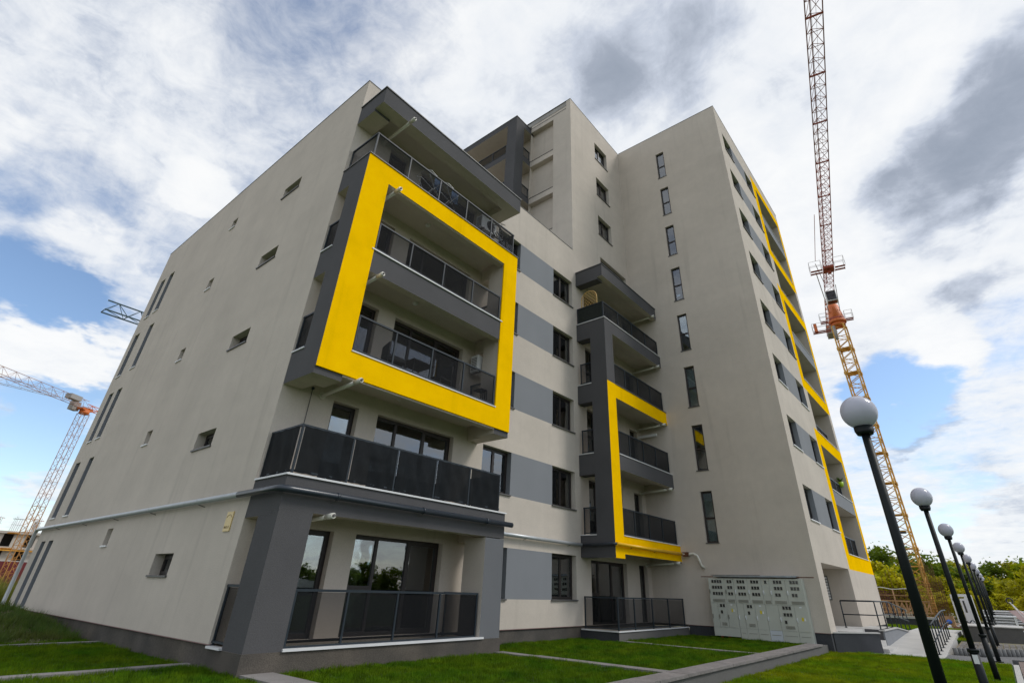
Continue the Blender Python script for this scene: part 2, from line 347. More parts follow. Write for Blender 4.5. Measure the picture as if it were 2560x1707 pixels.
# window / door leaf set: origin at lower low-u corner on the wall plane, built for both orientations
WCACHE = {}
def window(par, ax, c, u0, u1, v0, v1, inset, layout, sill=None, curtain=None, fr=.055, name='window', over=.05, room=True, blind=0, room_d=1.1):
    w, h = round(u1-u0, 3), round(v1-v0, 3)
    key = (ax, w, h, inset, str(layout), id(sill), curtain, name, blind, room)
    def LB(m, a, b, p, q, n0, n1, mt):       # n = depth behind the wall plane
        if ax == 'y': m.box(a, b, n0, n1, p, q, mt)
        else: m.box(n0, n1, a, b, p, q, mt)
    if key not in WCACHE:
        parts = []
        m = MB(); d0, d1 = inset, inset+.07
        LB(m, 0, fr, 0, h, d0, d1, FRAME); LB(m, w-fr, w, 0, h, d0, d1, FRAME); LB(m, fr, w-fr, 0, fr, d0, d1, FRAME); LB(m, fr, w-fr, h-fr, h, d0, d1, FRAME)
        panes = []
        for (a, b, p, q, sash) in layout:     # fractions of w, h ; sash = extra frame width
            a, b, p, q = a*w, b*w, p*h, q*h
            a = max(a, fr-.01); b = min(b, w-fr+.01); p = max(p, fr-.01); q = min(q, h-fr+.01)
            s = sash
            LB(m, a, a+s, p, q, d0-.012, d1-.01, FRAME); LB(m, b-s, b, p, q, d0-.012, d1-.01, FRAME)
            LB(m, a+s, b-s, p, p+s, d0-.012, d1-.01, FRAME); LB(m, a+s, b-s, q-s, q, d0-.012, d1-.01, FRAME)
            g = MB(); LB(g, a+s-.004, b-s+.004, p+s-.004, q-s+.004, d0+.02, d0+.03, GLASS); parts.append(('pane', g.mesh('pane')))
        parts.insert(0, ('frame', m.mesh(name)))
        if sill:
            g = MB(); LB(g, -.03, w+.03, -.03, .012, -over, inset, sill); parts.append(('sill', g.mesh('sill')))
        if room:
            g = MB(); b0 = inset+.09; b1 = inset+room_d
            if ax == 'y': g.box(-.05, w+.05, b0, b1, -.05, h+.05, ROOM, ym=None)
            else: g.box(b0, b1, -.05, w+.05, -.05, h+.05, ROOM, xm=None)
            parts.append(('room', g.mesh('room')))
        if curtain:
            g = MB(); cd = inset+.13; k = 22
            for (fa, fb) in curtain:
                us = np.linspace(fa*w+.03, fb*w-.03, k)
                for i in range(k-1):
                    na, nb = cd+.02*math.sin(i*1.9), cd+.02*math.sin((i+1)*1.9)
                    pts = [(us[i], na, .02), (us[i+1], nb, .02), (us[i+1], nb, h-.02), (us[i], na, h-.02)]
                    g.face([(x, y, z) if ax == 'y' else (y, x, z) for x, y, z in pts], CURT, True)
            parts.append(('curtain', g.mesh('curtain')))
        if blind:
            g = MB(); LB(g, .05, w-.05, h*(1-blind), h-.05, inset+.035, inset+.05, BLIND); parts.append(('blind', g.mesh('blind')))
        WCACHE[key] = parts
    parts = WCACHE[key]
    loc = (u0, c, v0) if ax == 'y' else (c, u0, v0)
    o = link(name, parts[0][1], par, loc)
    for n, me in parts[1:]: link(n, me, o)
    return o
# railing along a path of corner points (x, y); posts at given parameter distances
def railing(par, pts, z0, z1, posts, panel, postmat=RAIL, name='railing', pr=.02, top=RAIL, lean=0, gap=.07, mesh_name='mesh_panel'):
    m = MB(); pts = [Vector((*p, 0)) for p in pts]
    for a, b in zip(pts, pts[1:]):
        for z, hh in ((z1, .022), (z0+.05, .016)):
            dv = (b-a).normalized(); n = Vector((-dv.y, dv.x, 0))*.024; e = dv*.0215
            q = [a+n-e, a-n-e, b-n+e, b+n+e]
            m.prism([(p.x, p.y) for p in q], z-hh, z+hh, 'z', top)
    pcs = list(zip(m.mk, m.mk[1:]+[len(m.f)])); r = None
    for z_i in (0, 1):
        t = MB()
        for a_, b_ in pcs[z_i::2]:
            for i in range(a_, b_): t.face([m.v[k] for k in m.f[i]], m.ms[m.mi[i]])
        if z_i == 0: r = t.obj(name, par)
        else: t.obj('bottom_rail', r)
    L_ = [0]
    for a, b in zip(pts, pts[1:]): L_.append(L_[-1]+(b-a).length)
    def at(s):
        for i in range(len(pts)-1):
            if s <= L_[i+1]+1e-6: return pts[i]+(pts[i+1]-pts[i])*((s-L_[i])/(L_[i+1]-L_[i]))
        return pts[-1]
    pm = MB(); pm.box(-pr, pr, -pr, pr, z0, z1-.01, postmat); pme = pm.mesh('post')
    for s in posts: p = at(s); link('post', pme, r, (p.x, p.y, 0))
    stops = sorted(set([0]+list(posts)+L_[1:]))
    for a, b in zip(stops, stops[1:]):
        if b-a < .12: continue
        p, q = at(a+.001), at(b-.001); dv = (q-p).normalized(); n = Vector((-dv.y, dv.x, 0))*.004
        p = p+dv*.03; q = q-dv*.03
        pm = MB()
        if panel is CLOTH:
            k = 14; rows = 6; g = []
            for i in range(k+1):
                c = []
                for j in range(rows+1):
                    amp = .018*math.sin(i*1.3+j*.9+a*3)+.012*random.uniform(-1, 1)
                    if i in (0, k): amp = 0
                    if j in (0, rows): amp *= .35
                    t = p+(q-p)*(i/k)+Vector((dv.y, -dv.x, 0))*(.03+amp); zz_ = z0+.012+(z1-z0-.03)*j/rows + (.006*math.sin(i*2.1+a) if j in (0, rows) else 0)
                    c.append((t.x, t.y, zz_))
                g.append(c)
            for i in range(k):
                for j in range(rows): pm.face([g[i][j], g[i+1][j], g[i+1][j+1], g[i][j+1]], panel, True)
            pm.obj('shade_cloth', r)
        else:
            pm.prism([(w_.x, w_.y) for w_ in (p+n, p-n, q-n, q+n)], z0+gap, z1-.03, 'z', panel); pm.obj(mesh_name, r)
    return r
# ================================================================== THE BUILDING
B = empty('apartment_building', (0, 0, 0), 'beige and grey apartment block with yellow framed balconies, filling the middle of the photo', 'building')
YF = -.04; XT = 17.754; YT = -6.653; XE = 30.75; ZR = 16.4; ZT = 27.64; H = 2.9; YL = 17.08
def S(k): return .675 if k == 0 else 3.575+H*(k-1)
# --- front wall of the left block and of the stair part behind
holes = []
for k in range(5):
    hd = 2.76 if k == 0 else S(k)+2.08
    holes += [(1.34, 2.08, S(k)+.03, hd), (2.67, 5.45, S(k)+.03, hd), (6.73, 8.13, 1.465+H*k, 2.839+H*k, .25, (MGREY, MGREY)),
              (10.46, 11.94, 1.465+H*k, 2.839+H*k, .25, (BEIGE, BEIGE)), (12.92, 15.6, S(k)+.03, hd), (16.66, 17.39, S(k)+.03, hd)]
band = [(8.13, 10.46, 1.465+H*k, 2.839+H*k, MGREY) for k in range(5)]
m = MB(); wall(m, 'y', YF, 0, XT, .71, ZR, holes+[(14.72, 17.5, 15.2, ZR, -1)], BEIGE, band)
m.obj('wall', B)
up_holes = [(14.69, 16.11, 1.604+H*k, 2.961+H*k) for k in (6, 7, 8)]
hole5 = (14.72, 17.5, 15.2, 17.47)
# the low facade stops at ZR; the terrace door crosses that height, so cut it out of both sheets
m = MB(); wall(m, 'y', YF, 12.06, XT, ZR, ZT, up_holes+[(14.72, 17.5, ZR, 17.47, -1)], BEIGE)
m.obj('wall', B)
m = MB()
wall(m, 'y', YF, 14.72, 17.5, 15.2, 17.47, [(14.72, 17.5, 15.2, 17.47)], BEIGE); m.obj('reveal', B)
LAY2 = [(0, .5, 0, 1, .05), (.5, 1, 0, 1, .05)]
LAY1 = [(0, 1, 0, 1, .06)]
LAYBIG = [(0, .27, 0, .46, .045), (0, .27, .46, 1, .05), (.27, .62, 0, 1, .03), (.62, 1, 0, 1, .075)]
LAYT = [(0, 1, 0, .47, .035), (0, 1, .47, 1, .035)]
cur_opts = [((0, 1),), ((0, .35), (.75, 1)), None, ((.5, 1),), ((0, .3),)]
for k in range(5):
    hd = 2.76 if k == 0 else S(k)+2.08
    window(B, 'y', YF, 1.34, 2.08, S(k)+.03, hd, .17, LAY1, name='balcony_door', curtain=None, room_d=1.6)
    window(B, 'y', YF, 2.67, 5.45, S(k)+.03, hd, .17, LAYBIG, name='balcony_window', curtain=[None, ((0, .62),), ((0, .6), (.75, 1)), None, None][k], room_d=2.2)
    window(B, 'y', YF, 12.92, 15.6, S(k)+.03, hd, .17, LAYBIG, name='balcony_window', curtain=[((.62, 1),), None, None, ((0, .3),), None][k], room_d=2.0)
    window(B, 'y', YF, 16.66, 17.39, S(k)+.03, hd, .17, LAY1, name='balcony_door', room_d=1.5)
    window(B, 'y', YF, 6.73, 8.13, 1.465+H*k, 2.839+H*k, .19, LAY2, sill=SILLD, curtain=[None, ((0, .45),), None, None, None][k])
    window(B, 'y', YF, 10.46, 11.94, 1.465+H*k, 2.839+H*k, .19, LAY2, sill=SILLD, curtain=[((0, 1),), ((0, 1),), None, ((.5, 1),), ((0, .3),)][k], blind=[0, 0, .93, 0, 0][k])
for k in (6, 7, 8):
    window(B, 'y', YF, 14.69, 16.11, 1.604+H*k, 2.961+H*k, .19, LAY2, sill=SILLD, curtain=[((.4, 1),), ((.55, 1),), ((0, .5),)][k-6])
window(B, 'y', YF, 14.72, 17.5, 15.2, 17.47, .19, [(0, .3, 0, 1, .05), (.3, .65, 0, 1, .04), (.65, 1, 0, 1, .05)], name='terrace_window')
# --- left gable wall (faces -X)
lh = []
for k in range(5):
    lh += [(3.0, 4.12, 1.776+H*k, 2.234+H*k, .30), (8.19, 8.65, 2.506+H*k, 2.968+H*k, .28)]
    ss = (14.58, 15.18, 15.70, 16.27) if k % 2 == 0 else (14.10, 14.69, 15.88, 16.52)
    lh += [(ss[0], ss[1], .735+H*k, 2.83+H*k, .28, (MGREY, MGREY)), (ss[2], ss[3], .735+H*k, 2.83+H*k, .28, (MGREY, MGREY))]
m = MB(); wall(m, 'x', 0, YF, YL, .71, 16.40, lh, BEIGE); m.obj('wall', B)
for h in lh:
    slit = h[3]-h[2] > 1.5
    window(B, 'x', 0, h[0], h[1], h[2], h[3], .24 if slit else .22, [(0, 1, 0, .5, .03), (0, 1, .5, 1, .03)] if slit else LAY1, sill=SILLW if slit or h[1]-h[0] < .6 else SILLD, over=.04, room_d=.6, name='slit_window' if slit else 'window')
# plinths (set back under the render, with the render's pinkish base bead)
BEAD = mat('render_base_bead', (.32, .19, .18), .7)
bx('plinth', (.045, .4, YF+.045, YL, -.3, .70), PLINTH, B)
bx('plinth', (6.45, XT, YF+.045, .4, -.3, .70), PLINTH, B)
bx('base_bead', (.004, .04, YF, YL, .695, .712), BEAD, B)
bx('base_bead', (6.5, 12.2, YF+.004, YF+.04, .695, .712), BEAD, B)
# roofs and far walls that close the volumes
for x0_, x1_, y0_, z_ in ((0, 12.06, YF, 16.30), (12.06, XT, YF, ZT-.06), (XT, XE, YT, ZT-.06)):
    m = MB(); m.box(x0_+.02, x1_-.02, y0_+.02, YL-.02, z_-.3, z_, CONC); m.obj('roof', B)

m = MB(); m.face([(XE, YL, 0), (0, YL, 0), (0, YL, 16.36), (XE, YL, 16.36)], BEIGE); m.face([(XE, YL, 16.36), (12.06, YL, 16.36), (12.06, YL, ZT), (XE, YL, ZT)], BEIGE)
m.face([(XE, YT, 0), (XE, YL, 0), (XE, YL, ZT), (XE, YT, ZT)], BEIGE); m.obj('wall', B)
# roof copings
m = MB()
m.box(-.015, .2, YF-.015, YL+.02, 16.401, 16.425, COPING); m.box(.2, 12.055, YF-.015, .2, 16.401, 16.425, COPING)
m.objs('roof_coping', B)
m = MB(); m.box(12.045, 12.3, .2, YL, ZT+.001, ZT+.028, COPING); m.box(12.045, XT-.02, YF-.015, .2, ZT+.001, ZT+.028, COPING)
m.box(XT-.015, XT+.2, YT+.2, YF-.04, ZT+.001, ZT+.028, COPING); m.box(XT-.015, XE+.04, YT-.015, YT+.2, ZT+.001, ZT+.028, COPING); m.objs('roof_coping', B)
# --- upper west face at x = 12.06 with its niche
XU = 12.06
m = MB()
nz_ = [(1.22, 2.95, 18.33, 20.84, .30), (1.22, 2.95, 21.23, 23.72, .30), (1.22, 2.95, 24.13, 26.66, .30)]
wall(m, 'x', XU, YF, 2.95, ZR, 27.0, [h for h in nz_], BEIGE)
wall(m, 'x', XU+.04, YF+.3, 2.95, 27.0, ZT, [], BEIGE); wall(m, 'x', XU, YF, YF+.3, 27.0, ZT, [], BEIGE)
m.face([(XU, YF+.3, 27.0), (XU, 2.95, 27.0), (XU+.04, 2.95, 27.0), (XU+.04, YF+.3, 27.0)], BEIGE)
for h in nz_: m.face([(XU+.30, h[1], h[2]), (XU+.30, h[0], h[2]), (XU+.30, h[0], h[3]), (XU+.30, h[1], h[3])], BEIGE)
wall(m, 'x', XU+.30, 2.95, YL, ZR, ZT, [], BEIGE)
m.obj('wall', B)
for z in (18.30, 21.20, 24.10): bx('ledge_coping', (XU-.02, XU+.29, 1.23, 2.94, z+.03, z+.06), COPING, B)
bx('parapet_bead', (XU-.015, XU+.03, YF+.31, 2.9, 26.97, 26.999), COPING, B)
# west balconies on the upper block
m = MB(); X0 = 10.67; Y1 = 9.2
for z0, z1 in ((17.9, 18.33), (20.83, 21.24), (23.77, 24.19)):
    m.box(X0, XU+.29, 2.95, Y1, z0, z1, DGREY, zm=BEIGE, zp=FLOORT)
m.objs('balcony_slab', B)
bx('balcony_roof', (X0, XU+.29, 2.95, Y1, 26.52, 26.92), BEIGE, B, ym=DGREY, xm=DGREY)
bx('roof_coping', (X0-.03, XU, 2.92, Y1, 26.922, 26.962), COPING, B)
bx('balcony_pillar', (X0-.005, 11.38, 2.944, 3.67, 16.4, 26.53), DGREY, B)
for z in (18.33, 21.24, 24.19):
    railing(B, [(11.39, 3.0), (12.02, 3.0)], z+.02, z+.72, [.02, .6], PERF)
    railing(B, [(X0+.06, 3.70), (X0+.06, Y1)], z+.05, z+.75, [.03, 1.12, 2.3, 3.5, 4.7], PERF)
# --- LEFT BALCONY STACK
XB1 = 6.46; YD = -1.353; CI0, CI1 = .76, 5.78
m = MB(); m.box(0, 6.5, YD, YF+.05, -.3, .655, PLINTH, zp=FLOORT); m.obj('terrace_base', B)
m = MB(); m.box(.70, 5.86, YD-.035, YD+.16, .655, .695, SILLW); m.box(-.05, .12, -.60, YF-.02, .655, .69, SILLW); m.objs('sill', B)
# ground floor pillars and slab over it
m = MB()
m.box(.007, .715, YD+.002, -.59, .656, 2.925, DGREY, xp=BEIGE, yp=BEIGE); m.obj('pillar', B)
m = MB(); m.box(5.73, XB1, YD, -.59, .656, 2.90, MGREY, xm=BEIGE, yp=BEIGE, ym=mat('pillar_grey_stucco', (.15, .155, .165), .9, var=.06, vscale=.8, bump=.5, bscale=60, grain=.1, spec=.25)); m.obj('pillar', B)
def slab(z0, z1, side_z0, front, endw=.46, x0=.004, x1=XB1, yd=YD, sides=True, lip=.30, name='balcony_slab', side=DGREY):
    m = MB(); zc = z0+.30
    m.box(x0, x1, yd, yd+lip, z0, z1, front, zm=BEIGE, yp=BEIGE, xm=side, zp=FLOORT)
    m.box(x0, x0+endw, yd+lip, YF, side_z0, z1, side, zm=BEIGE, xp=BEIGE, ym=side, zp=FLOORT)
    if sides: m.box(x1-endw, x1, yd+lip, YF, side_z0, z1, side, zm=BEIGE, xm=BEIGE, zp=FLOORT)
    m.box(x0+endw, x1-(endw if sides else 0), yd+lip, YF, zc, z1, BEIGE, zp=FLOORT)
    return m.obj(name, B)
slab(2.92, 3.545, 2.83, DGREY)
m = MB(); m.box(-.03, .16, YD+.10, YF-.01, 3.546, 3.58, SILLW); m.box(-.03, XB1+.03, YD-.035, YD+.10, 3.546, 3.582, SILLW); m.objs('sill', B)
# upper frame: gray body with a yellow face
m = MB()
zc0 = 5.68; yb = YD+.05
def sidecol(x0, x1, xm, xp):
    m.box(x0, x1, yb, -.60, 5.68, 12.24, DGREY, xm=xm, xp=xp, yp=BEIGE, ym=DGREY, zm=BEIGE)
sidecol(.004, .70, DGREY, BEIGE); sidecol(5.84, XB1, BEIGE, DGREY); m.objs('balcony_frame', B)
m = MB()
for z0, z1 in ((5.68, 6.44), (8.55, 9.345), (11.44, 12.24)):
    m.box(.006, .46, -.60, YF, z0, z1, DGREY, zm=BEIGE, xp=BEIGE); m.box(6.0, XB1-.002, -.60, YF, z0, z1, DGREY, zm=BEIGE, xm=BEIGE)
m.objs('side_beam', B)
m = MB()
m.box(.70, 5.84, yb, YF, 6.05, 6.44, BEIGE, zp=FLOORT); m.box(.70, 5.84, yb+.1, YF, 8.95, 9.345, BEIGE, zp=FLOORT); m.box(.70, 5.84, yb, YF, 11.85, 12.24, BEIGE, zp=FLOORT)
m.objs('balcony_floor', B)
m = MB(); m.box(.70, 5.84, YD+.02, YD+.25, 8.70, 9.345, DGREY, zm=BEIGE, yp=BEIGE); m.box(.70, 5.84, YD+.05, YD+.28, 5.80, 6.05, BEIGE); m.box(.70, 5.84, YD+.05, YD+.28, 11.60, 11.85, BEIGE); m.objs('spandrel_beam', B)
m = MB()     # yellow face, one sheet with the opening cut out, real thickness
a, b_, p, q = 0, XB1, 5.84, 12.24; ia, ib, ip, iq = CI0, CI1, 6.44, 11.63
for (x0, x1, z0, z1) in ((a, ia, p, q), (ib, b_, p, q), (ia, ib, p, ip), (ia, ib, iq, q)):
    m.box(x0, x1, YD, YD+.05, z0, z1, YELLOW, yp=None, xm=DGREY if x0 == 0 else YELLOW, xp=BEIGE if x1 == ia else YELLOW, zm=BEIGE if z0 > 10 else YELLOW)
m.obj('yellow_frame', B)
m = MB()
m.box(CI0, CI1, YD-.025, YD+.1, 6.442, 6.472, SILLW); m.box(.70, 5.84, YD-.02, YD+.15, 9.346, 9.378, SILLW)
m.box(-.02, XB1+.02, YD-.03, YD+.1, 12.241, 12.272, SILLD); m.box(-.02, .12, YD+.1, YF-.01, 12.241, 12.272, SILLD)
for z in (6.441, 9.346): m.box(-.02, .1, -.60, YF-.01, z, z+.032, SILLW)
m.objs('sill', B)
# roof canopy
m = MB()
m.box(.004, XB1+.02, YD, YD+.42, 14.38, 15.02, DGREY, zm=BEIGE, yp=BEIGE)
m.box(.004, .56, YD+.42, YF, 14.28, 15.02, DGREY, zm=BEIGE, xp=BEIGE); m.box(5.92, XB1+.02, YD+.42, YF, 14.38, 15.02, DGREY, zm=BEIGE, xm=BEIGE)
m.box(.56, 5.92, YD+.42, YF, 14.66, 15.02, BEIGE, zp=CONC); m.obj('balcony_roof', B)
m = MB(); m.box(-.03, XB1+.05, YD-.03, YD+.3, 15.021, 15.06, COPING); m.box(-.03, .3, YD+.3, YF-.01, 15.021, 15.06, COPING); m.objs('roof_coping', B)
# railings of the left stack
yr = YD+.06
def cum(xs, x0): return [x-x0 for x in xs]
railing(B, [(.78, YD+.10), (5.66, YD+.10), (5.66, -.08)], .66, 1.60, [0, 1.14, 2.39, 3.63, 4.88, 6.0], PERF)
railing(B, [(.06, -.58), (.06, YF-.02)], .70, 1.64, [.0, .5], PERF)
sd_ = yr+.0
railing(B, [(.09, YF-.03), (.09, yr), (6.22, yr), (6.22, YF-.03)], 3.60, 4.55, [.0]+[1.233+t for t in (0, 1.23, 2.46, 3.69, 4.91, 6.13)]+[8.5], CLOTH, top=RAIL)
railing(B, [(.82, yr), (5.72, yr)], 6.48, 7.42, [0, 1.13, 2.37, 3.58, 4.9], PERF)
railing(B, [(.82, yr), (5.72, yr)], 9.39, 10.26, [0, 1.14, 2.38, 3.62, 4.9], PERF)
railing(B, [(.06, -.58), (.06, YF-.02)], 6.48, 7.42, [0, .5], PERFD); railing(B, [(.06, -.58), (.06, YF-.02)], 9.39, 10.27, [0, .5], PERFD)
railing(B, [(5.95, -.58), (5.95, YF-.02)], 6.48, 7.42, [0, .5], PERF); railing(B, [(5.95, -.58), (5.95, YF-.02)], 9.39, 10.27, [0, .5], PERF)
railing(B, [(.13, YF-.03), (.13, yr), (6.24, yr), (6.24, YF-.03)], 12.28, 13.17, [0]+[1.233+t for t in (0, 1.22, 2.45, 3.67, 4.89, 6.11)]+[8.5], PERF, postmat=RAIL)
# --- RIGHT BALCONY STACK (against the tower)
XB = 12.25; YB = -1.50; XR = XT-.003
m = MB(); m.box(XB-.05, XR, YB, YF+.044, -.3, .595, WALLG, xm=PLINTHD, zp=FLOORT); m.obj('terrace_base', B)
m = MB(); m.box(XB-.09, XR, YB-.03, YB+.14, .596, .63, SILLW); m.box(XB-.09, XB+.08, YB+.14, YF-.01, .596, .63, SILLW); m.objs('sill', B)
def rslab(z0, z1, sz0, front, name='balcony_slab'):
    m = MB()
    m.box(XB+.002, XR, YB+.0, YB+.26, z0, z1, front, zm=BEIGE, yp=BEIGE, xm=DGREY, zp=FLOORT)
    m.box(XB+.002, XB+.45, YB+.26, YF, sz0, z1, DGREY, zm=DGREY, xp=BEIGE, zp=FLOORT)
    m.box(XB+.45, XR, YB+.26, YF, z0+.25, z1, BEIGE, zp=FLOORT); return m.obj(name, B)
rslab(2.93, 3.52, 2.80, YELLOW); rslab(5.87, 6.45, 5.66, DGREY); rslab(8.75, 9.34, 8.55, YELLOW); rslab(11.70, 12.27, 11.46, DGREY); rslab(14.47, 15.09, 14.36, DGREY, 'balcony_roof')
m = MB(); m.box(XB-.03, XR, YB-.03, YB+.3, 15.091, 15.13, COPING); m.box(XB-.03, XB+.3, YB+.3, YF-.01, 15.091, 15.13, COPING); m.objs('roof_coping', B)
m = MB(); m.box(XB, 12.90, YB+.03, -.75, 2.78, 12.268, DGREY, xp=BEIGE, yp=BEIGE, zm=BEIGE)
m.box(XB+.001, 12.902, YB-.004, YB+.03, 2.78, 9.345, YELLOW, xm=DGREY); m.box(XB+.001, 12.902, YB-.003, YB+.03, 9.345, 12.266, DGREY); m.obj('balcony_frame', B)
m = MB()
for k in (1, 2, 3, 4):
    z = S(k)-.05+(.0 if k > 1 else 0); zt = {1: 3.521, 2: 6.451, 3: 9.346, 4: 12.271}[k]
    if k < 4: m.box(12.91, XR, YB-.025, YB+.12, zt, zt+.03, SILLW if k != 3 else SILLD); m.box(XB-.02, XB+.1, -.745, YF-.01, zt, zt+.03, SILLW)
    else: m.box(XB-.025, XR, YB-.03, YB+.12, zt, zt+.03, SILLW); m.box(XB-.025, XB+.1, YB+.12, YF-.01, zt, zt+.03, SILLW)
m.objs('sill', B)
yr2 = YB+.06
railing(B, [(XB+.05, YF-.1), (XB+.05, yr2), (17.52, yr2)], .63, 1.57, [0, 1.3]+[1.3+t for t in (1.14, 2.5, 3.84, 5.22)], PERF)
for k, zt in ((1, 3.55), (2, 6.48), (3, 9.38)):
    railing(B, [(12.97, yr2), (17.55, yr2)], zt, zt+.92, [0, .93, 2.13, 3.31, 4.57], PERFD)
    railing(B, [(XB+.05, -.76), (XB+.05, YF-.15)], zt, zt+.92, [0, .56], PERF)
railing(B, [(XB+.04, YF-.05), (XB+.04, yr2)], 12.30, 13.09, [0, 1.34], HEDGE, mesh_name='hedge_screen')
railing(B, [(XB+.05, yr2), (17.6, yr2)], 12.30, 13.09, [0, 1.3, 2.6, 3.97, 5.33], PERFD)
# --- TOWER, courtyard face (x = XT)
th = [(-3.19, -2.672, .72+H*k, 2.751+H*k, .16) for k in range(1, 9)]
m = MB(); wall(m, 'x', XT, YT, YF, .70, ZT, th, BEIGE); m.obj('wall', B)
for i, h in enumerate(th): window(B, 'x', XT, h[0], h[1], h[2], h[3], .10, LAYT, sill=SILLD, fr=.045, over=.03, room_d=.8, curtain=((0, 1),) if i in (2, 0) else None)
bx('plinth', (XT+.04, XT+.4, YT+.02, YB, -.3, .69), PLINTHD, B)
bx('base_bead', (XT+.004, XT+.04, YT+.01, YB, .685, .70), BEAD, B)
# --- TOWER, front face (y = YT)
fh = []; rects = []
for k in range(1, 9):
    fh += [(18.60, 20.06, 1.53+H*k, 2.86+H*k, .28, (MGREY, MGREY)), (22.50, 24.05, 1.53+H*k, 2.86+H*k, .28, (MGREY, MGREY))]
    rects.append((20.06, 22.50, 1.53+H*k, 2.86+H*k, MGREY))
XL0, XL1 = 24.95, 30.15
ceil = {k: (S(k+1)-.69) for k in range(1, 9)}; ceil[8] = 26.2
for k in range(1, 9): fh.append((XL0, XL1, S(k), ceil[k], -1))
for z0, z1 in ((2.92, 9.40), (11.66, 18.16), (20.42, 26.90)):
    rects += [(24.15, XL0, z0, z1, YELLOW), (XL1, XE, z0, z1, YELLOW)]
for z0, z1, c in ((2.92, S(1), YELLOW), (ceil[1], S(2), MGREY), (ceil[2], S(3), YELLOW), (ceil[3], S(4), YELLOW), (ceil[4], S(5), MGREY), (ceil[5], S(6), YELLOW), (ceil[6], S(7), YELLOW), (ceil[7], S(8), MGREY), (26.2, 26.90, YELLOW)):
    rects.append((24.15 if c is YELLOW else XL0, XL1, z0, z1, c))
fh.append((18.66, 23.82, .72, 2.92, -1))
m = MB(); wall(m, 'y', YT, XT, XE, .70, ZT, fh, BEIGE, rects); m.obj('wall', B)
for k in range(1, 9):
    window(B, 'y', YT, 18.60, 20.06, 1.53+H*k, 2.86+H*k, .20, LAY2, sill=SILLW if k < 4 else SILLD)
    window(B, 'y', YT, 22.50, 24.05, 1.53+H*k, 2.86+H*k, .20, LAY2, sill=SILLW if k < 4 else SILLD)
    z0, z1 = S(k), ceil[k]; m = MB()
    y1 = YT+1.5
    m.face([(XL0, YT, z0), (XL0, y1, z0), (XL0, y1, z1), (XL0, YT, z1)], BEIGE); m.face([(XL1, y1, z0), (XL1, YT, z0), (XL1, YT, z1), (XL1, y1, z1)], BEIGE)
    m.face([(XL0, YT, z1), (XL0, y1, z1), (XL1, y1, z1), (XL1, YT, z1)], BEIGE); m.face([(XL0, YT, z0), (XL1, YT, z0), (XL1, y1, z0), (XL0, y1, z0)], FLOORT)
    wall(m, 'y', y1, XL0, XL1, z0, z1, [(25.5, 28.3, z0+.02, z0+2.05, .2)], BEIGE); m.obj('loggia', B)
    window(B, 'y', y1, 25.5, 28.3, z0+.02, z0+2.05, .15, LAYBIG, name='balcony_window')
    bx('sill', (XL0, XL1, YT-.03, YT+.10, z0+.001, z0+.03), SILLW, B)
    railing(B, [(XL0+.03, YT+.40), (XL1-.05, YT+.40)], z0+.03, z0+.98, [.0, 1.25, 2.5, 3.75, 5.12], PERFD, top=RAILL, postmat=RAILL)
# entrance recess
m = MB(); ye = YT+2.6
m.face([(18.66, YT, .72), (18.66, ye, .72), (18.66, ye, 2.92), (18.66, YT, 2.92)], BEIGE); m.face([(23.82, ye, .72), (23.82, YT, .72), (23.82, YT, 2.92), (23.82, ye, 2.92)], BEIGE)
m.face([(18.66, YT, 2.92), (18.66, ye, 2.92), (23.82, ye, 2.92), (23.82, YT, 2.92)], BEIGE)
wall(m, 'y', ye, 18.66, 23.82, .72, 2.92, [(19.6, 21.4, .75, 2.85, .1)], BEIGE); m.obj('entrance_recess', B)
window(B, 'y', ye, 19.6, 21.4, .75, 2.85, .06, LAY2, name='entrance_door')
bx('plinth', (XT+.41, XE-.02, YT+.04, YT+.4, -.3, .69), PLINTHD, B)
# --- flue pipes through the balconies
def flue(x, z, y1):
    m = MB(); m.rod((x, YF, z), (x, y1, z+.05), .048, WHITEP, 14); m.rod((x, y1-.02, z+.051), (x, y1-.26, z+.062), .056, WHITEP, 14)
    m.rod((x, YF+.001, z), (x, YF-.04, z), .085, WHITEP, 14); m.rod((x, y1-.262, z+.062), (x, y1-.30, z+.064), .03, SILLD, 10); m.obj('flue_pipe', B)
for z in (2.83, 5.68, 8.55, 11.42, 14.30): flue(1.0, z, -1.37)
for z in (2.80, 5.72, 8.62, 11.57, 14.42): flue(17.30, z, -1.36)
bx('air_duct', (17.42, 17.50, -1.05, YF, 8.25, 8.36), WHITEM, B)
# ceiling lamps in the balconies
for z in (6.03, 8.93, 11.83):
    m = MB(); m.sphere((2.85, -.62, z), .085, WHITEM, 14, 8, .8); m.rod((2.85, -.62, z+.03), (2.85, -.62, z+.09), .07, SILLD, 12); m.obj('ceiling_lamp', B)
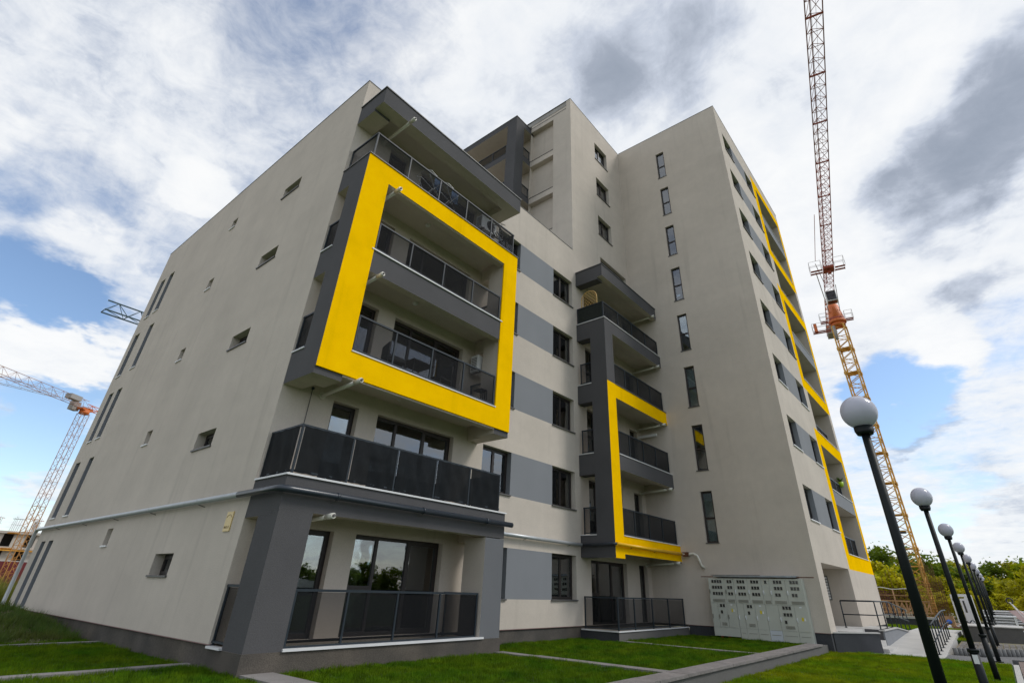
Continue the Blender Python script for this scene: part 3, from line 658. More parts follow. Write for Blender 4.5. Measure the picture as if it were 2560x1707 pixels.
# gas pipe
gp = MB(); gp.tube([(-.13, 17.15, .62), (-.13, 17.22, .9), (-.13, 17.32, 3.12), (-.13, 17.24, 3.24), (-.13, 17.1, 3.27), (-.13, .22, 3.27)], .062, SILVER, 14)
g0 = gp.obj('gas_pipe', B)
gp = MB(); gp.tube([(-.13, .22, 3.27), (-.13, YD+.03, 3.27), (-.11, YD-.07, 3.27), (-.02, YD-.12, 3.27), (.1, YD-.13, 3.27), (6.62, YD-.13, 3.27)], .066, NAVY, 14); g1 = gp.obj('gas_pipe', B); g1['label'] = 'dark painted run of the gas pipe round the left balcony'
gp = MB(); gp.tube([(6.5, -.17, 3.20), (12.16, -.17, 3.20)], .058, SILVER, 12); g2 = gp.obj('gas_pipe', B)
gp = MB(); gp.tube([(12.14, -.17, 3.20), (12.14, YB+.02, 3.21), (12.2, YB-.10, 3.21)], .056, NAVY, 12); g3 = gp.obj('gas_pipe', B); g3['label'] = 'dark painted run of the gas pipe on the balcony end'
gp = MB(); gp.tube([(12.16, YB-.11, 3.21), (17.52, YB-.11, 3.21)], .058, YPIPE, 12); g4 = gp.obj('gas_pipe', B); g4['label'] = 'yellow painted run of the gas pipe'
gp = MB(); gp.tube([(17.52, YB-.11, 3.21), (17.58, -1.95, 3.2), (17.58, -2.12, 3.22), (17.6, -2.26, 3.14), (17.62, -2.33, 2.95), (17.64, -2.38, 2.78), (17.74, -2.46, 2.70)], .05, WHITEP, 12)
for dy in (0, .05, .1, .15): gp.rod((17.5, -1.70-dy, 3.2), (17.66, -1.70-dy, 3.2+.02*math.sin(dy*60)), .085, RUST, 10)
gp.obj('gas_pipe_fitting', B)
def brk(par, p, q):
    m = MB(); m.rod(p, q, .009, SILLD, 5); m.obj('bracket', par)
for y in (2.2, 5.2, 8.1, 11.2, 14.4): brk(g0, (0, y-.1, 3.16), (-.13, y, 3.21)); c_ = MB(); c_.rod((-.13, y-.02, 3.27), (-.13, y+.02, 3.27), .068, SILVER, 14); c_.obj('clamp', g0)
for x in (1.1, 3.4, 5.6): brk(g1, (x-.06, YD, 3.14), (x, YD-.13, 3.21)); c_ = MB(); c_.rod((x-.03, YD-.13, 3.27), (x+.03, YD-.13, 3.27), .074, NAVY, 14); c_.obj('clamp', g1)
for x in (8.9, 11.4): brk(g2, (x, YF, 3.12), (x, -.17, 3.15))
for x in (13.3, 15.2): brk(g4, (x, YB, 3.13), (x, YB-.11, 3.16))
m = MB(); m.tube([(.72, YF-.02, 5.75), (.72, YF-.02, 4.5)], .008, NAVY, 5); m.sphere((.72, YF-.03, 5.78), .04, NAVY, 10, 6); m.obj('cable', B)
# plaque with the block's name
m = MB(); m.box(-.022, 0, .47, .76, 2.60, 2.98, BRASS); pq = m.obj('plaque', B)
def text(body, size, loc, rot, mt, par, name='lettering', ext=.001):
    cu = bpy.data.curves.new(name, 'FONT'); cu.body = body; cu.size = size; cu.extrude = ext; cu.align_x = 'CENTER'
    ob = bpy.data.objects.new('tmp', cu); COL.objects.link(ob); dg = bpy.context.evaluated_depsgraph_get()
    me = bpy.data.meshes.new_from_object(ob.evaluated_get(dg)); bpy.data.objects.remove(ob); me.materials.clear(); me.materials.append(mt)
    o = link(name, me, par, loc); o.rotation_euler = rot; return o
text('BLOC C1', .058, (-.024, .615, 2.66), (R(90), 0, R(-90)), INK, pq)
m = MB()
for i in range(9):
    a0, a1 = math.pi*(.12+.76*i/9), math.pi*(.12+.76*(i+1)/9)
    m.rod((-.024, .615+.115*math.cos(a0), 2.83+.09*math.sin(a0)), (-.024, .615+.115*math.cos(a1), 2.83+.09*math.sin(a1)), .004, INK, 5)
m.obj('emblem_arc', pq)
# ================================================================== GROUND
m = MB(); m.face([(-3000, -3000, -.12), (3000, -3000, -.12), (3000, 3000, -.12), (-3000, 3000, -.12)], SOIL); tag(m.obj('ground'), 'bare brown ground and rough grass round the building site', 'ground', kind='structure')
m = MB()
m.box(-14, XT+.03, -6.03, 40, -.1, .33, LAWN); tag(m.obj('garden_lawn'), 'raised private lawn along the building', 'lawn', kind='structure')
m = MB(); m.box(-14, 18.9, -11.28, -6.48, -.1, .135, LAWN); tag(m.obj('lower_lawn'), 'lower lawn in front of the retaining wall', 'lawn', kind='structure')
# retaining wall with coping slabs
rw = empty('retaining_wall', (2, -6.5, .15), 'low grey plastered retaining wall with concrete coping between the two lawns', 'wall')
def at0(root, m, name, parent=None):      # build in world coordinates under an offset root
    o = m.obj(name, parent or root); 
    if parent is None: o.matrix_parent_inverse = Matrix.Translation(-Vector(root.location))
    return o
m = MB(); m.box(-12, XT+.02, -6.46, -6.06, -.1, .365, WALLG); at0(rw, m, 'wall_body')
cs = MB(); cs.box(.006, 1.194, -6.50, -6.03, .366, .415, CAPST); cme = cs.mesh('coping_slab')
for i in range(24):
    o = link('coping_slab', cme, rw, (-12+1.236*i+.0-rw.location.x, random.uniform(-.006, .006)-rw.location.y, random.uniform(-.005, .004)-rw.location.z))
    o.location = Vector((-11.9+1.2*i, 0, 0))+Vector((0, random.uniform(-.006, .006), random.uniform(-.004, .003)))-Vector(rw.location) if -11.9+1.2*i+1.2 < XT+.1 else Vector((XT-1.19, 0, .001))-Vector(rw.location)
# concrete garden edging strips
def strip(x0, x1, y0, y1, z, label):
    m = MB()
    lng = 'x' if abs(x1-x0) > abs(y1-y0) else 'y'; n = max(1, int(max(abs(x1-x0), abs(y1-y0))/1.0)); 
    for i in range(n):
        g = .004; dz = random.uniform(-.004, .004)
        if lng == 'x': a = x0+(x1-x0)*i/n; b = x0+(x1-x0)*(i+1)/n; m.box(a+g, b-g, y0, y1, .2, z+dz, KERBM)
        else: a = y0+(y1-y0)*i/n; b = y0+(y1-y0)*(i+1)/n; m.box(x0, x1, a+g, b-g, .2, z+dz, KERBM)
    o = m.obj('edging_strip'); return tag(o, label, 'edging', 'concrete edging strips dividing the lawns')
strip(-9, .03, 5.78, 5.98, .375, 'farther grey edging strip meeting the gable wall under the small windows')
strip(-9, .03, .42, .68, .375, 'nearer grey edging strip meeting the gable wall by its front corner')
strip(.05, .62, -6.02, -1.36, .375, 'wide edging strip running from the front left pillar to the retaining wall')
strip(6.3, 6.62, -6.02, -1.36, .375, 'edging strip running from the right end of the left terrace to the retaining wall')
strip(12.12, 12.32, -6.02, -1.51, .375, 'edging strip running from the right terrace corner to the retaining wall')
# grass blades
def blades(name, areas, dens, h, w, mt, label, zf, lean=.5, cat='grass', seed=1):
    r = np.random.default_rng(seed); V = []
    for (x0, x1, y0, y1) in areas:
        n = int(abs((x1-x0)*(y1-y0))*dens); x = r.uniform(x0, x1, n); y = r.uniform(y0, y1, n); z = zf(x, y)
        keep = ~np.isnan(z); x, y, z = x[keep], y[keep], z[keep]; n = len(x)
        a = r.uniform(0, 2*np.pi, n); cl = np.sin(x*5.1+2*np.sin(y*3.3))*np.sin(y*4.7+1.7*np.sin(x*2.9))+.6*np.sin(x*11.3+y*7.1)*np.sin(y*13.7-x*4.1); hh = h*r.uniform(.5, 1.3, n)*np.clip(1+.45*cl, .25, 2); ww = w*r.uniform(.7, 1.3, n); le = hh*lean*r.uniform(0, 1, n); b = r.uniform(0, 2*np.pi, n)
        p0 = np.stack([x-np.cos(a)*ww, y-np.sin(a)*ww, z], 1); p1 = np.stack([x+np.cos(a)*ww, y+np.sin(a)*ww, z], 1); p2 = np.stack([x+np.cos(b)*le, y+np.sin(b)*le, z+hh], 1)
        V.append(np.stack([p0, p1, p2], 1).reshape(-1, 3))
    V = np.concatenate(V); n = len(V)//3
    me = bpy.data.meshes.new(name); me.vertices.add(len(V)); me.vertices.foreach_set('co', V.astype(np.float32).ravel())
    me.loops.add(len(V)); me.loops.foreach_set('vertex_index', np.arange(len(V), dtype=np.int32)); me.polygons.add(n)
    me.polygons.foreach_set('loop_start', np.arange(0, 3*n, 3, dtype=np.int32)); me.polygons.foreach_set('loop_total', np.full(n, 3, dtype=np.int32)); me.update(); me.materials.append(mt)
    return tag(link(name, me), label, cat, kind='stuff')
flat = lambda v: (lambda x, y: np.full(len(x), v))
def zup(x, y):
    z = np.full(len(x), .328)
    bad = ((x > .02) & (x < .64) & (y < -1.3)) | ((x > 6.28) & (x < 6.64)) | ((x > 12.1) & (x < 12.34)) | ((y > -1.37) & (x > -.01) & (x < 6.5)) | ((y > -1.51) & (x > 12.18)) | ((x < .05) & (y > .4) & (y < .7)) | ((x < .05) & (y > 5.76) & (y < 6.0))
    z[bad] = np.nan; return z
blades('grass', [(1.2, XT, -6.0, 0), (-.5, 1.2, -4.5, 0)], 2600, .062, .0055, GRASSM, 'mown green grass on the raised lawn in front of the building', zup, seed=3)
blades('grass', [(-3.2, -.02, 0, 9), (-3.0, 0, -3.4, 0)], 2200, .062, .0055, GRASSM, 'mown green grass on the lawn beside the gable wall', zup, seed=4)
blades('grass', [(6.0, 12, -11.25, -6.5), (12, 18.85, -11.25, -6.5)], 2400, .055, .0055, GRASSY, 'sunlit green grass on the lower lawn by the lamps', flat(.133), seed=5)
# overgrown soil mound beside the gable
m = MB(); nx, ny = 14, 26
def zm(x, y):
    return .33+.40*np.exp(-((x+1.0)/.85)**2)*np.clip((y-6.6)/3.0, 0, 1)*np.clip((16-y)/3, 0, 1)*(1+.2*np.sin(y*3.1)+.12*np.sin(x*7+y*5))
gx = np.linspace(-3.2, -.03, nx); gy = np.linspace(6.1, 16.5, ny)
for i in range(nx-1):
    for j in range(ny-1):
        m.face([(gx[a_], gy[b_2], float(zm(gx[a_], gy[b_2]))) for a_, b_2 in ((i, j), (i+1, j), (i+1, j+1), (i, j+1))], SOIL, True)
tag(m.obj('soil_mound'), 'low soil bank overgrown with weeds along the gable wall', 'bank', kind='structure')
blades('weeds', [(-3.0, -.1, 6.7, 14.5)], 900, .17, .010, WEED, 'dark weeds and long grass growing on the soil bank', lambda x, y: zm(x, y)-.01, lean=1.0, cat='weeds', seed=8)
blades('tall_grass', [(-2, 4.5, 26, 33)], 260, .95, .02, TALLG, 'tall yellow dry grass beyond the gable corner', flat(.2), lean=.5, cat='tall grass', seed=9)
# walkway, asphalt path, ramp surfaces
m = MB()
m.prism([(18.9, .12), (20.4, .13), (30.0, .50), (34, .50), (34, -.1), (18.9, -.1)], -9.55, -7.62, 'y', CONCL); tag(m.obj('ramp_floor'), 'pale concrete ramp rising beside the tower', 'ramp', kind='structure')
bx_ = MB(); bx_.box(18.9, 21.4, -11.28, -9.56, -.1, .125, ASPH); bx_.box(21.4, 60, -11.9, -10.6, -.1, .11, ASPH); tag(bx_.obj('asphalt_path'), 'dark asphalt footpath at the end of the lower lawn', 'path', kind='structure')
m = MB(); 
for i in range(30): m.box(18.84+.0, 18.90, -11.28+.16*i+.004, -11.28+.16*(i+1)-.004, -.1, .155, CONCL)
for i in range(40): m.box(12.0+.17*i+.004, 12.0+.17*(i+1)-.004, -11.42, -11.29, -.1, .15, CONCL)
tag(m.obj('kerb'), 'pale stone kerb edging the lower lawn', 'kerb', kind='structure')
m = MB()
for i in range(46):
    for j in range(3): m.box(11.2+.2*i+.006, 11.2+.2*(i+1)-.006, -11.43-.2*(j+1)+.006, -11.43-.2*j-.006, -.1, .14+random.uniform(-.004, .004), mat('brown_paver', (.20, .15, .13), .9, var=.2, vscale=4, bump=.4, bscale=40))
tag(m.obj('brick_pavement'), 'brown paving along the kerb at the right edge', 'pavement', kind='structure')
# ---- entrance stairs, platform and ramp (one concrete structure)
er = empty('entrance_stairs', (20, -7, .15), 'concrete entrance platform with steps, dark cheek wall and return ramp at the tower door', 'stairs')
m = MB(); m.box(18.66, 23.82, YT, YT+2.6, -.1, .745, CONCL); m.box(22.0, 25.7, -7.60, YT-.002, -.1, .745, CONCL, xm=DGREY); at0(er, m, 'platform')
m = MB()
for i in range(3): m.box(19.95, 21.998, -7.0-.32*(i+1), -7.0-.32*i, -.1, .745-.17*(i+1), CONCL)
m.box(18.9, 21.998, -7.0, YT-.002, -.1, .743, CONCL); at0(er, m, 'steps')
m = MB(); m.prism([(18.02, -6.66), (19.62, -7.82), (19.82, -7.72), (18.4, -6.66)], -.1, .70, 'z', PLINTHD); at0(er, m, 'cheek_wall')
m = MB(); m.prism([(18.0, -6.665), (19.64, -7.86), (19.86, -7.72), (18.42, -6.66)], .70, .735, 'z', CONCL); at0(er, m, 'wall_cap')
m = MB(); m.prism([(22.0, -.1), (31, -.1), (31, .36), (25.6, .70), (22.0, .70)], -7.66, -7.61, 'y', MGREY); at0(er, m, 'ramp_wall')
m = MB(); m.prism([(21.9, .701), (25.62, .701), (31.05, .361), (31.05, .40), (25.6, .745), (21.9, .745)], -7.70, -7.50, 'y', CONCL); at0(er, m, 'wall_cap')
m = MB(); m.prism([(25.701, -.1), (31, -.1), (31, .36), (25.701, .74)], -7.60, YT-.05, 'y', CONCL); at0(er, m, 'ramp')
# railings
def hrail(label, path, bases, mid=True):
    root = empty('ramp_railing', bases[0], label, 'railing', None)
    m = MB(); m.tube(path, .028, RAIL, 8); at0(root, m, 'handrail')
    if mid:
        m = MB(); m.tube([(x, y, z-.48) for x, y, z in path], .02, RAIL, 8); at0(root, m, 'middle_rail')
    for p in bases:
        t = min(((Vector(a).lerp(Vector(b), s/20)) for a, b in zip(path, path[1:]) for s in range(21)), key=lambda q: (q.x-p[0])**2+(q.y-p[1])**2)
        m = MB(); m.rod(p, (p[0], p[1], t.z), .024, RAIL, 8); m.rod((p[0], p[1], p[2]-.002), (p[0], p[1], p[2]+.012), .06, RAIL, 8); at0(root, m, 'post')
    return root
hrail('black railing round the entrance platform and down the inner ramp',
      [(22.0, -6.36, 1.69), (22.0, -7.45, 1.70), (22.05, -7.53, 1.70), (22.3, -7.55, 1.70), (25.6, -7.55, 1.70), (26.1, -7.55, 1.68), (31.5, -7.55, 1.34)],
      [(22.0, -6.36, .745), (22.15, -7.55, .745), (23.85, -7.55, .745), (25.4, -7.55, .745), (26.9, -7.55, .66), (28.2, -7.55, .58), (29.7, -7.55, .49), (31.2, -7.55, .39)])
hrail('black curved railing on the outer side of the rising ramp',
      [(20.42, -9.35, 1.02), (22.7, -9.35, 1.16), (24.4, -9.35, 1.26), (26.6, -9.35, 1.38), (27.6, -9.35, 1.41), (29.8, -9.35, 1.42)],
      [(20.72, -9.35, .15), (21.87, -9.35, .20), (23.03, -9.35, .245), (24.26, -9.35, .29), (25.48, -9.35, .335), (26.67, -9.35, .38), (27.8, -9.35, .42)])
# palisade edging, pavers, block
pe = empty('palisade_edging', (23.6, -10.3, .15), 'row of scalloped grey concrete palisade blocks by the asphalt path', 'edging')
pa = Vector((21.55, -9.72, 0)); pb = Vector((24.0, -12.4, 0)); nP = 22; dv = (pb-pa)/nP
pm = MB(); pm.rod((0, 0, -.1), (0, 0, .20), .078, PALI, 9); pme = pm.mesh('palisade_block')
for i in range(nP): link('palisade_block', pme, pe, pa+dv*(i+.5)+Vector((0, 0, .13+random.uniform(-.004, .004)))-Vector(pe.location))
m = MB(); m.prism([(21.6, -9.75), (24.05, -12.4), (29, -12.6), (28, -9.7)], -.1, .27, 'z', SOIL); pt = tag(m.obj('paved_bed'), 'paved bed behind the scalloped edging', 'paving', kind='structure')
pm = MB(); pm.box(-.145, .145, -.07, .07, 0, .05, PAVER); pme = pm.mesh('paver')
for i in range(10):
    for j in range(13):
        x = 22.2+.5*i+(.25 if j % 2 else 0)+ .0; y = -9.9-.19*j
        if x < 21.9+(-9.75-y)*.9: continue
        link('paver', pme, pt, (x, y, .262+random.uniform(-.004, .004))).rotation_euler = (0, 0, random.uniform(-.03, .03))
m = MB(); m.box(28, 42, -9.9, -8.3, -.1, .30, LAWN); tag(m.obj('verge_lawn'), 'small sunny lawn behind the paved bed', 'lawn', kind='structure')
blades('grass', [(28, 42, -9.9, -8.4)], 420, .06, .012, GRASSY, 'sunny grass on the small lawn behind the paved bed', flat(.30), seed=12)
m = MB(); m.prism([(-9.75, -.1), (-12.0, -.1), (-12.0, .80), (-9.75, .80)], 29.9, 33.0, 'x', WALLG); m.box(29.85, 33.05, -12.05, -9.70, .801, .84, CONCL); tag(m.obj('concrete_block_wall'), 'dark grey concrete retaining block with a pale cap behind the paved bed', 'wall')
def louvre(x, y0, y1, z0, z1, label):
    r = empty('louvre_vent', (x, (y0+y1)/2, z0), label, 'vent', 'white louvred garage vents')
    m = MB(); m.box(x, x+1.6, y0, y0+.12, z0, z1, WHITEM); m.box(x, x+1.6, y1-.12, y1, z0, z1, WHITEM); m.box(x-.03, x+1.65, y0-.04, y1+.04, z1, z1+.07, WHITEM); m.box(x+.25, x+1.5, y0+.12, y1-.12, z0, z1, COPING); at0(r, m, 'frame')
    n = 5
    for i in range(n):
        z = z0+(z1-z0)*(i+.12)/n; m = MB(); m.prism([(x, z), (x+.16, z+.09), (x+.16, z+.115), (x, z+.03)], y0+.12, y1-.12, 'y', WHITEM); at0(r, m, 'slat')
    return r
louvre(41, -12.05, -10.45, .32, 1.06, 'nearer white louvred vent beyond the dark grey block')
louvre(50, -13.1, -10.3, .55, 1.28, 'farther white louvred vent behind the first one')
m = MB(); m.box(40.5, 53, -13.6, -10.0, -.1, .30, CONCL); tag(m.obj('concrete_slab'), 'pale concrete slab under the louvred vents', 'slab', kind='structure')
# white site cabin, seen end-on with its door ajar
cb = empty('site_cabin', (56, -9, 0), 'white open-fronted site cabin with its door ajar beyond the ramps', 'cabin')
xc = 56; m = MB()
m.box(xc, xc+2.4, -8.52, -8.42, .2, 2.38, WHITEM); m.box(xc, xc+2.4, -9.83, -9.73, .2, 2.38, WHITEM); m.box(xc, xc+2.4, -9.73, -8.52, 2.22, 2.42, WHITEM); m.box(xc, xc+2.4, -9.73, -8.52, .1, .25, CONC); m.box(xc-.02, xc+.06, -9.86, -9.35, .25, 2.3, WHITEM); at0(cb, m, 'body')
m = MB(); m.box(xc-.05, xc-.01, -9.4, -9.0, .28, 2.1, WHITEM); at0(cb, m, 'door'); m = MB(); m.box(xc-.062, xc-.05, -9.27, -9.14, 1.1, 1.95, DARKG); at0(cb, m, 'door_window')
m = MB(); m.box(xc-.03, xc-.002, -8.60, -8.50, 1.9, 2.05, DARKG); at0(cb, m, 'lamp')
# ================================================================== STREET LAMPS
def lamp(loc, label):
    r = empty('street_lamp', loc, label, 'street lamp', 'row of black globe lamps')
    m = MB(); m.rod((0, 0, 0), (0, 0, .90), .062, LAMPB, 16); m.rod((0, 0, 0), (0, 0, .03), .12, LAMPB, 16); m.obj('base_sleeve', r)
    m = MB(); m.rod((0, 0, .90), (0, 0, .94), .082, LAMPB, 16); m.rod((0, 0, .885), (0, 0, .90), .074, LAMPB, 16); m.obj('collar', r)
    m = MB(); m.rod((0, 0, .94), (0, 0, 3.05), .045, LAMPB, 16, r1=.038); m.obj('pole', r)
    m = MB(); m.rod((0, 0, 3.02), (0, 0, 3.06), .072, LAMPB, 18, r1=.088); m.rod((0, 0, 3.06), (0, 0, 3.10), .088, LAMPB, 18); m.obj('globe_holder', r)
    m = MB(); m.sphere((0, 0, 3.25), .168, GLOBE, 28, 18); m.obj('globe', r)
    return r
LL = ['nearest and largest of the black globe lamps, its globe against the sky by the crane', 'second globe lamp from the camera, with a white sticker on its sleeve', 'third globe lamp from the camera, standing at the end of the lower lawn', 'fourth globe lamp from the camera, at the edge of the asphalt path', 'fifth globe lamp from the camera, beside the scalloped edging', 'sixth globe lamp from the camera along the row', 'seventh globe lamp from the camera along the row', 'eighth globe lamp, last but one in the row', 'ninth and farthest of the globe lamps']
lp = lamp((1.06, -10.93, .14), LL[0])
for i in range(1, 9):
    o = copy_tree(lp, (-5.035+6.12*(i+1), -10.93-.01*i, .14), LL[i])
    if i == 1:
        m = MB(); m.box(-.066, -.0625, -.035, .035, .74, .86, WHITEM); st = m.obj('sticker', o)
        st.rotation_euler = (0, 0, R(2))
# ================================================================== METER CABINETS on the tower wall
def yl(u): return -2.66-u
XC = 17.40
def cabinet(label, u0, u1, zb, upper, lower, seam, ribbed):
    r = empty('meter_cabinet', (XC, yl(u0), zb), label, 'meter cabinet')
    m = MB(); m.box(XC+.02, XT-.002, yl(u1), yl(u0), zb, 2.33, CAB); at0(r, m, 'body')
    def door(a, b, z0, z1, rows, zrows, vent, hz, sticker=None, plate=False):
        m = MB(); m.box(XC, XC+.0195, yl(b)+.006, yl(a)-.006, z0+.006, z1-.006, CAB); dd = at0(r, m, 'door')
        mi = Matrix.Translation(-Vector(r.location))
        def sub(m, n): o = m.obj(n, dd); return o
        w = b-a; pitch = .105
        for n, z in zip(rows, zrows):
            c0 = a+w*.5-pitch*(max(rows)-1)/2+.02
            for i in range(n):
                y = yl(c0+i*pitch); m = MB(); m.box(XC-.012, XC-.0005, y-.042, y+.042, z-.055, z+.055, CABV); m.box(XC-.016, XC-.012, y-.034, y+.034, z-.046, z+.046, DARKG); sub(m, 'meter_window')
        if vent:
            vw, vz = vent; m = MB()
            for i in range(4): m.box(XC-.012, XC-.0005, yl(a+w*.55+vw*w/2), yl(a+w*.55-vw*w/2), vz-.05+i*.026, vz-.036+i*.026, CABV)
            sub(m, 'vent')
        m = MB(); m.box(XC-.03, XC-.0005, yl(a+.05), yl(a+.025), hz-.07, hz+.07, CABV if ribbed else CABH); m.box(XC-.036, XC-.03, yl(a+.06), yl(a+.015), hz-.02, hz+.05, CABV if ribbed else CABH); sub(m, 'handle')
        if sticker: m = MB(); m.box(XC-.003, XC-.0006, yl(a+w*.5+.035), yl(a+w*.5-.035), sticker-.055, sticker+.055, STICK); m.box(XC-.003, XC-.0006, yl(a+w*.5+.10), yl(a+w*.5+.05), sticker-.045, sticker+.035, CABH); sub(m, 'sticker')
        if plate: m = MB(); m.box(XC-.003, XC-.0006, yl(a+w*.5+.04), yl(a+w*.5-.04), z1-.07, z1-.03, CABH); sub(m, 'name_plate')
        if ribbed and z1 < 1.6:
            m = MB(); k = int(w/.05)
            for i in range(k): y = yl(a+.03+i*.05); m.box(XC-.006, XC-.0004, y-.006, y+.006, z0+.03, z1-.03, CAB)
            sub(m, 'ribs')['kind'] = 'stuff'
        return dd
    for a, b, rows in upper: door(a, b, seam, 2.33, rows, (2.22, 2.02, 1.81), (.72, 1.58), 1.88)
    for a, b, rows, vent, stk, pl in lower: door(a, b, .70, seam, rows, (1.41, 1.20, .97), (.55, .82) if vent else None, 1.05, stk, pl)
    segs = [(u0, u1)] if ribbed else [(a, b) for a, b, *_ in lower]
    for i, (a, b) in enumerate(segs):
        m = MB(); m.box(XC, XC+.0195, yl(b)+.006, yl(a)-.006, zb+.006, .694, CABW if (not ribbed and i == 3) else CAB); pp = at0(r, m, 'base_panel')
        if not ribbed: m = MB(); m.box(XC-.004, XC-.0005, yl(b)+.06, yl(a)-.06, .55, .565, CABV); m.obj('groove', pp)
    return r
Lw = 3.47
f_ = lambda *q: [x*Lw for x in q]
cabinet('left ribbed beige meter cabinet standing on two orange conduits by the tower wall', 0, .287*Lw, .42,
        [(0, .185*Lw, (4, 4, 4)), (.185*Lw, .287*Lw, (2, 2, 2))],
        [(0, .075*Lw, (), 0, None, 0), (.075*Lw, .175*Lw, (2, 1), 1, None, 0), (.175*Lw, .287*Lw, (), 0, 1.26, 1)], 1.49, True)
cabinet('wide flat beige meter cabinet with white handles, right of the ribbed one', .289*Lw, Lw, .36,
        [(.289*Lw, .437*Lw, (3, 3, 3)), (.437*Lw, .588*Lw, (3, 3, 3)), (.588*Lw, .669*Lw, (1,)), (.669*Lw, .833*Lw, (3, 3, 2)), (.833*Lw, Lw, (3, 3, 2))],
        [(.289*Lw, .36*Lw, (), 0, None, 0), (.36*Lw, .479*Lw, (2, 1), 1, None, 0), (.479*Lw, .593*Lw, (), 0, 1.24, 1), (.593*Lw, .718*Lw, (), 0, None, 0), (.718*Lw, .877*Lw, (3, 3, 1), 1, None, 0), (.877*Lw, Lw, (), 0, 1.08, 1)], 1.49, False)
for u, lb in ((.22, 'left of the two orange conduits under the ribbed meter cabinet'), (.50, 'right of the two orange conduits under the ribbed meter cabinet')):
    m = MB(); m.rod((XC+.18, yl(u), .25), (XC+.18, yl(u), .425), .055, ORANGEP, 12); tag(m.obj('conduit'), lb, 'conduit')
cn = empty('meter_canopy', (XC+.2, yl(1.7), 2.36), 'galvanised rain cover on rusty bearers above the meter cabinets', 'canopy')
m = MB(); m.box(XC-.06, XT-.004, yl(3.32), yl(.25), 2.375, 2.43, STEEL); at0(cn, m, 'sheet')
m = MB(); m.box(XC+.02, XC+.06, yl(.38), yl(-.28), 2.365, 2.395, RUST); at0(cn, m, 'bearer'); m = MB(); m.box(XC+.02, XC+.06, yl(3.9), yl(3.1), 2.365, 2.396, RUST); at0(cn, m, 'bearer')
m = MB(); m.box(XC+.1, XC+.14, yl(2.0), yl(.1), 2.432, 2.452, SILLD); at0(cn, m, 'batten')
# mailboxes in the entrance recess
mb = empty('mailbox_panel', (23.8, -5.3, 1.7), 'dark mailbox panel with pale slots inside the tower entrance', 'mailbox')
m = MB(); m.box(23.77, 23.817, -5.73, -4.95, 1.70, 2.64, COPING); at0(mb, m, 'panel')
for i in range(8):
    for y in (-5.70, -5.34):
        m = MB(); m.box(23.74, 23.7695, y, y+.31, 1.73+.113*i, 1.73+.113*i+.085, WHITEM); at0(mb, m, 'letter_slot')
# ================================================================== THINGS ON THE BALCONIES
def ac(loc, label, flip=False):
    r = empty('air_conditioner', loc, label, 'air conditioner')
    m = MB(); m.box(-.40, .40, -.15, .15, 0, .56, WHITEM); m.obj('casing', r)
    m = MB()
    for k in range(1, 7): 
        rr = .035*k
        for i in range(16):
            t0, t1 = 2*math.pi*i/16, 2*math.pi*(i+1)/16; m.rod((.1+rr*math.cos(t0), -.158, .28+rr*math.sin(t0)), (.1+rr*math.cos(t1), -.158, .28+rr*math.sin(t1)), .005, SILLD, 4)
    m.obj('fan_guard', r); m = MB(); m.rod((.1, -.145, .28), (.1, -.153, .28), .225, DARKG, 24); m.obj('fan_opening', r)
    m = MB()
    for i in range(8): m.box(-.404, -.4, -.12, .12, .06+i*.055, .09+i*.055, SILLD)
    m.obj('side_grille', r)
    for s in (-.3, .3): m = MB(); m.box(s-.02, s+.02, -.2, .19, -.04, -.002, SILLD); m.obj('foot_bracket', r)
    return r
ac((6.12, -.34, 7.80), 'white air conditioner on the back wall behind the right end of the lower framed balcony')
ac((5.72, -.34, 13.42), 'white air conditioner on the top left balcony near the folded bicycle')
tb = empty('garden_table', (3.05, -.85, 6.45), 'small dark square table on the lower yellow framed balcony', 'table')
m = MB(); m.box(-.36, .36, -.33, .33, .52, .55, RATTAN); m.obj('table_top', tb)
for sx in (-1, 1):
    for sy in (-1, 1): m = MB(); m.rod((sx*.32, sy*.29, 0), (sx*.28, sy*.25, .52), .018, RATTAN, 6); m.obj('leg', tb)
def chair(loc, rz, label):
    r = empty('rattan_chair', loc, label, 'chair', 'rattan chairs'); r.rotation_euler = (0, 0, rz)
    m = MB(); m.box(-.26, .26, -.26, .26, .36, .41, RATTAN); m.obj('seat', r); m = MB(); m.box(-.26, .26, .22, .27, .412, .86, RATTAN); m.obj('backrest', r)
    for sx in (-.24, .24):
        for sy in (-.24, .24): m = MB(); m.rod((sx, sy, 0), (sx, sy, .36), .02, RATTAN, 6); m.obj('leg', r)
chair((2.36, -.75, 6.45), R(75), 'dark rattan chair left of the small balcony table'); chair((3.95, -.8, 6.45), R(-80), 'dark rattan chair right of the small balcony table')
cr_ = empty('drying_crate', (5.9, -.75, 6.45), 'low dark slatted rack at the right end of the lower framed balcony', 'rack')
m = MB(); m.box(-.34, .34, -.17, .17, .60, .63, RAIL); m.obj('top_bar', cr_)
for i in range(9): m = MB(); m.box(-.32+.08*i-.008, -.32+.08*i+.008, -.17, -.15, 0, .60, RAIL); m.obj('slat', cr_)
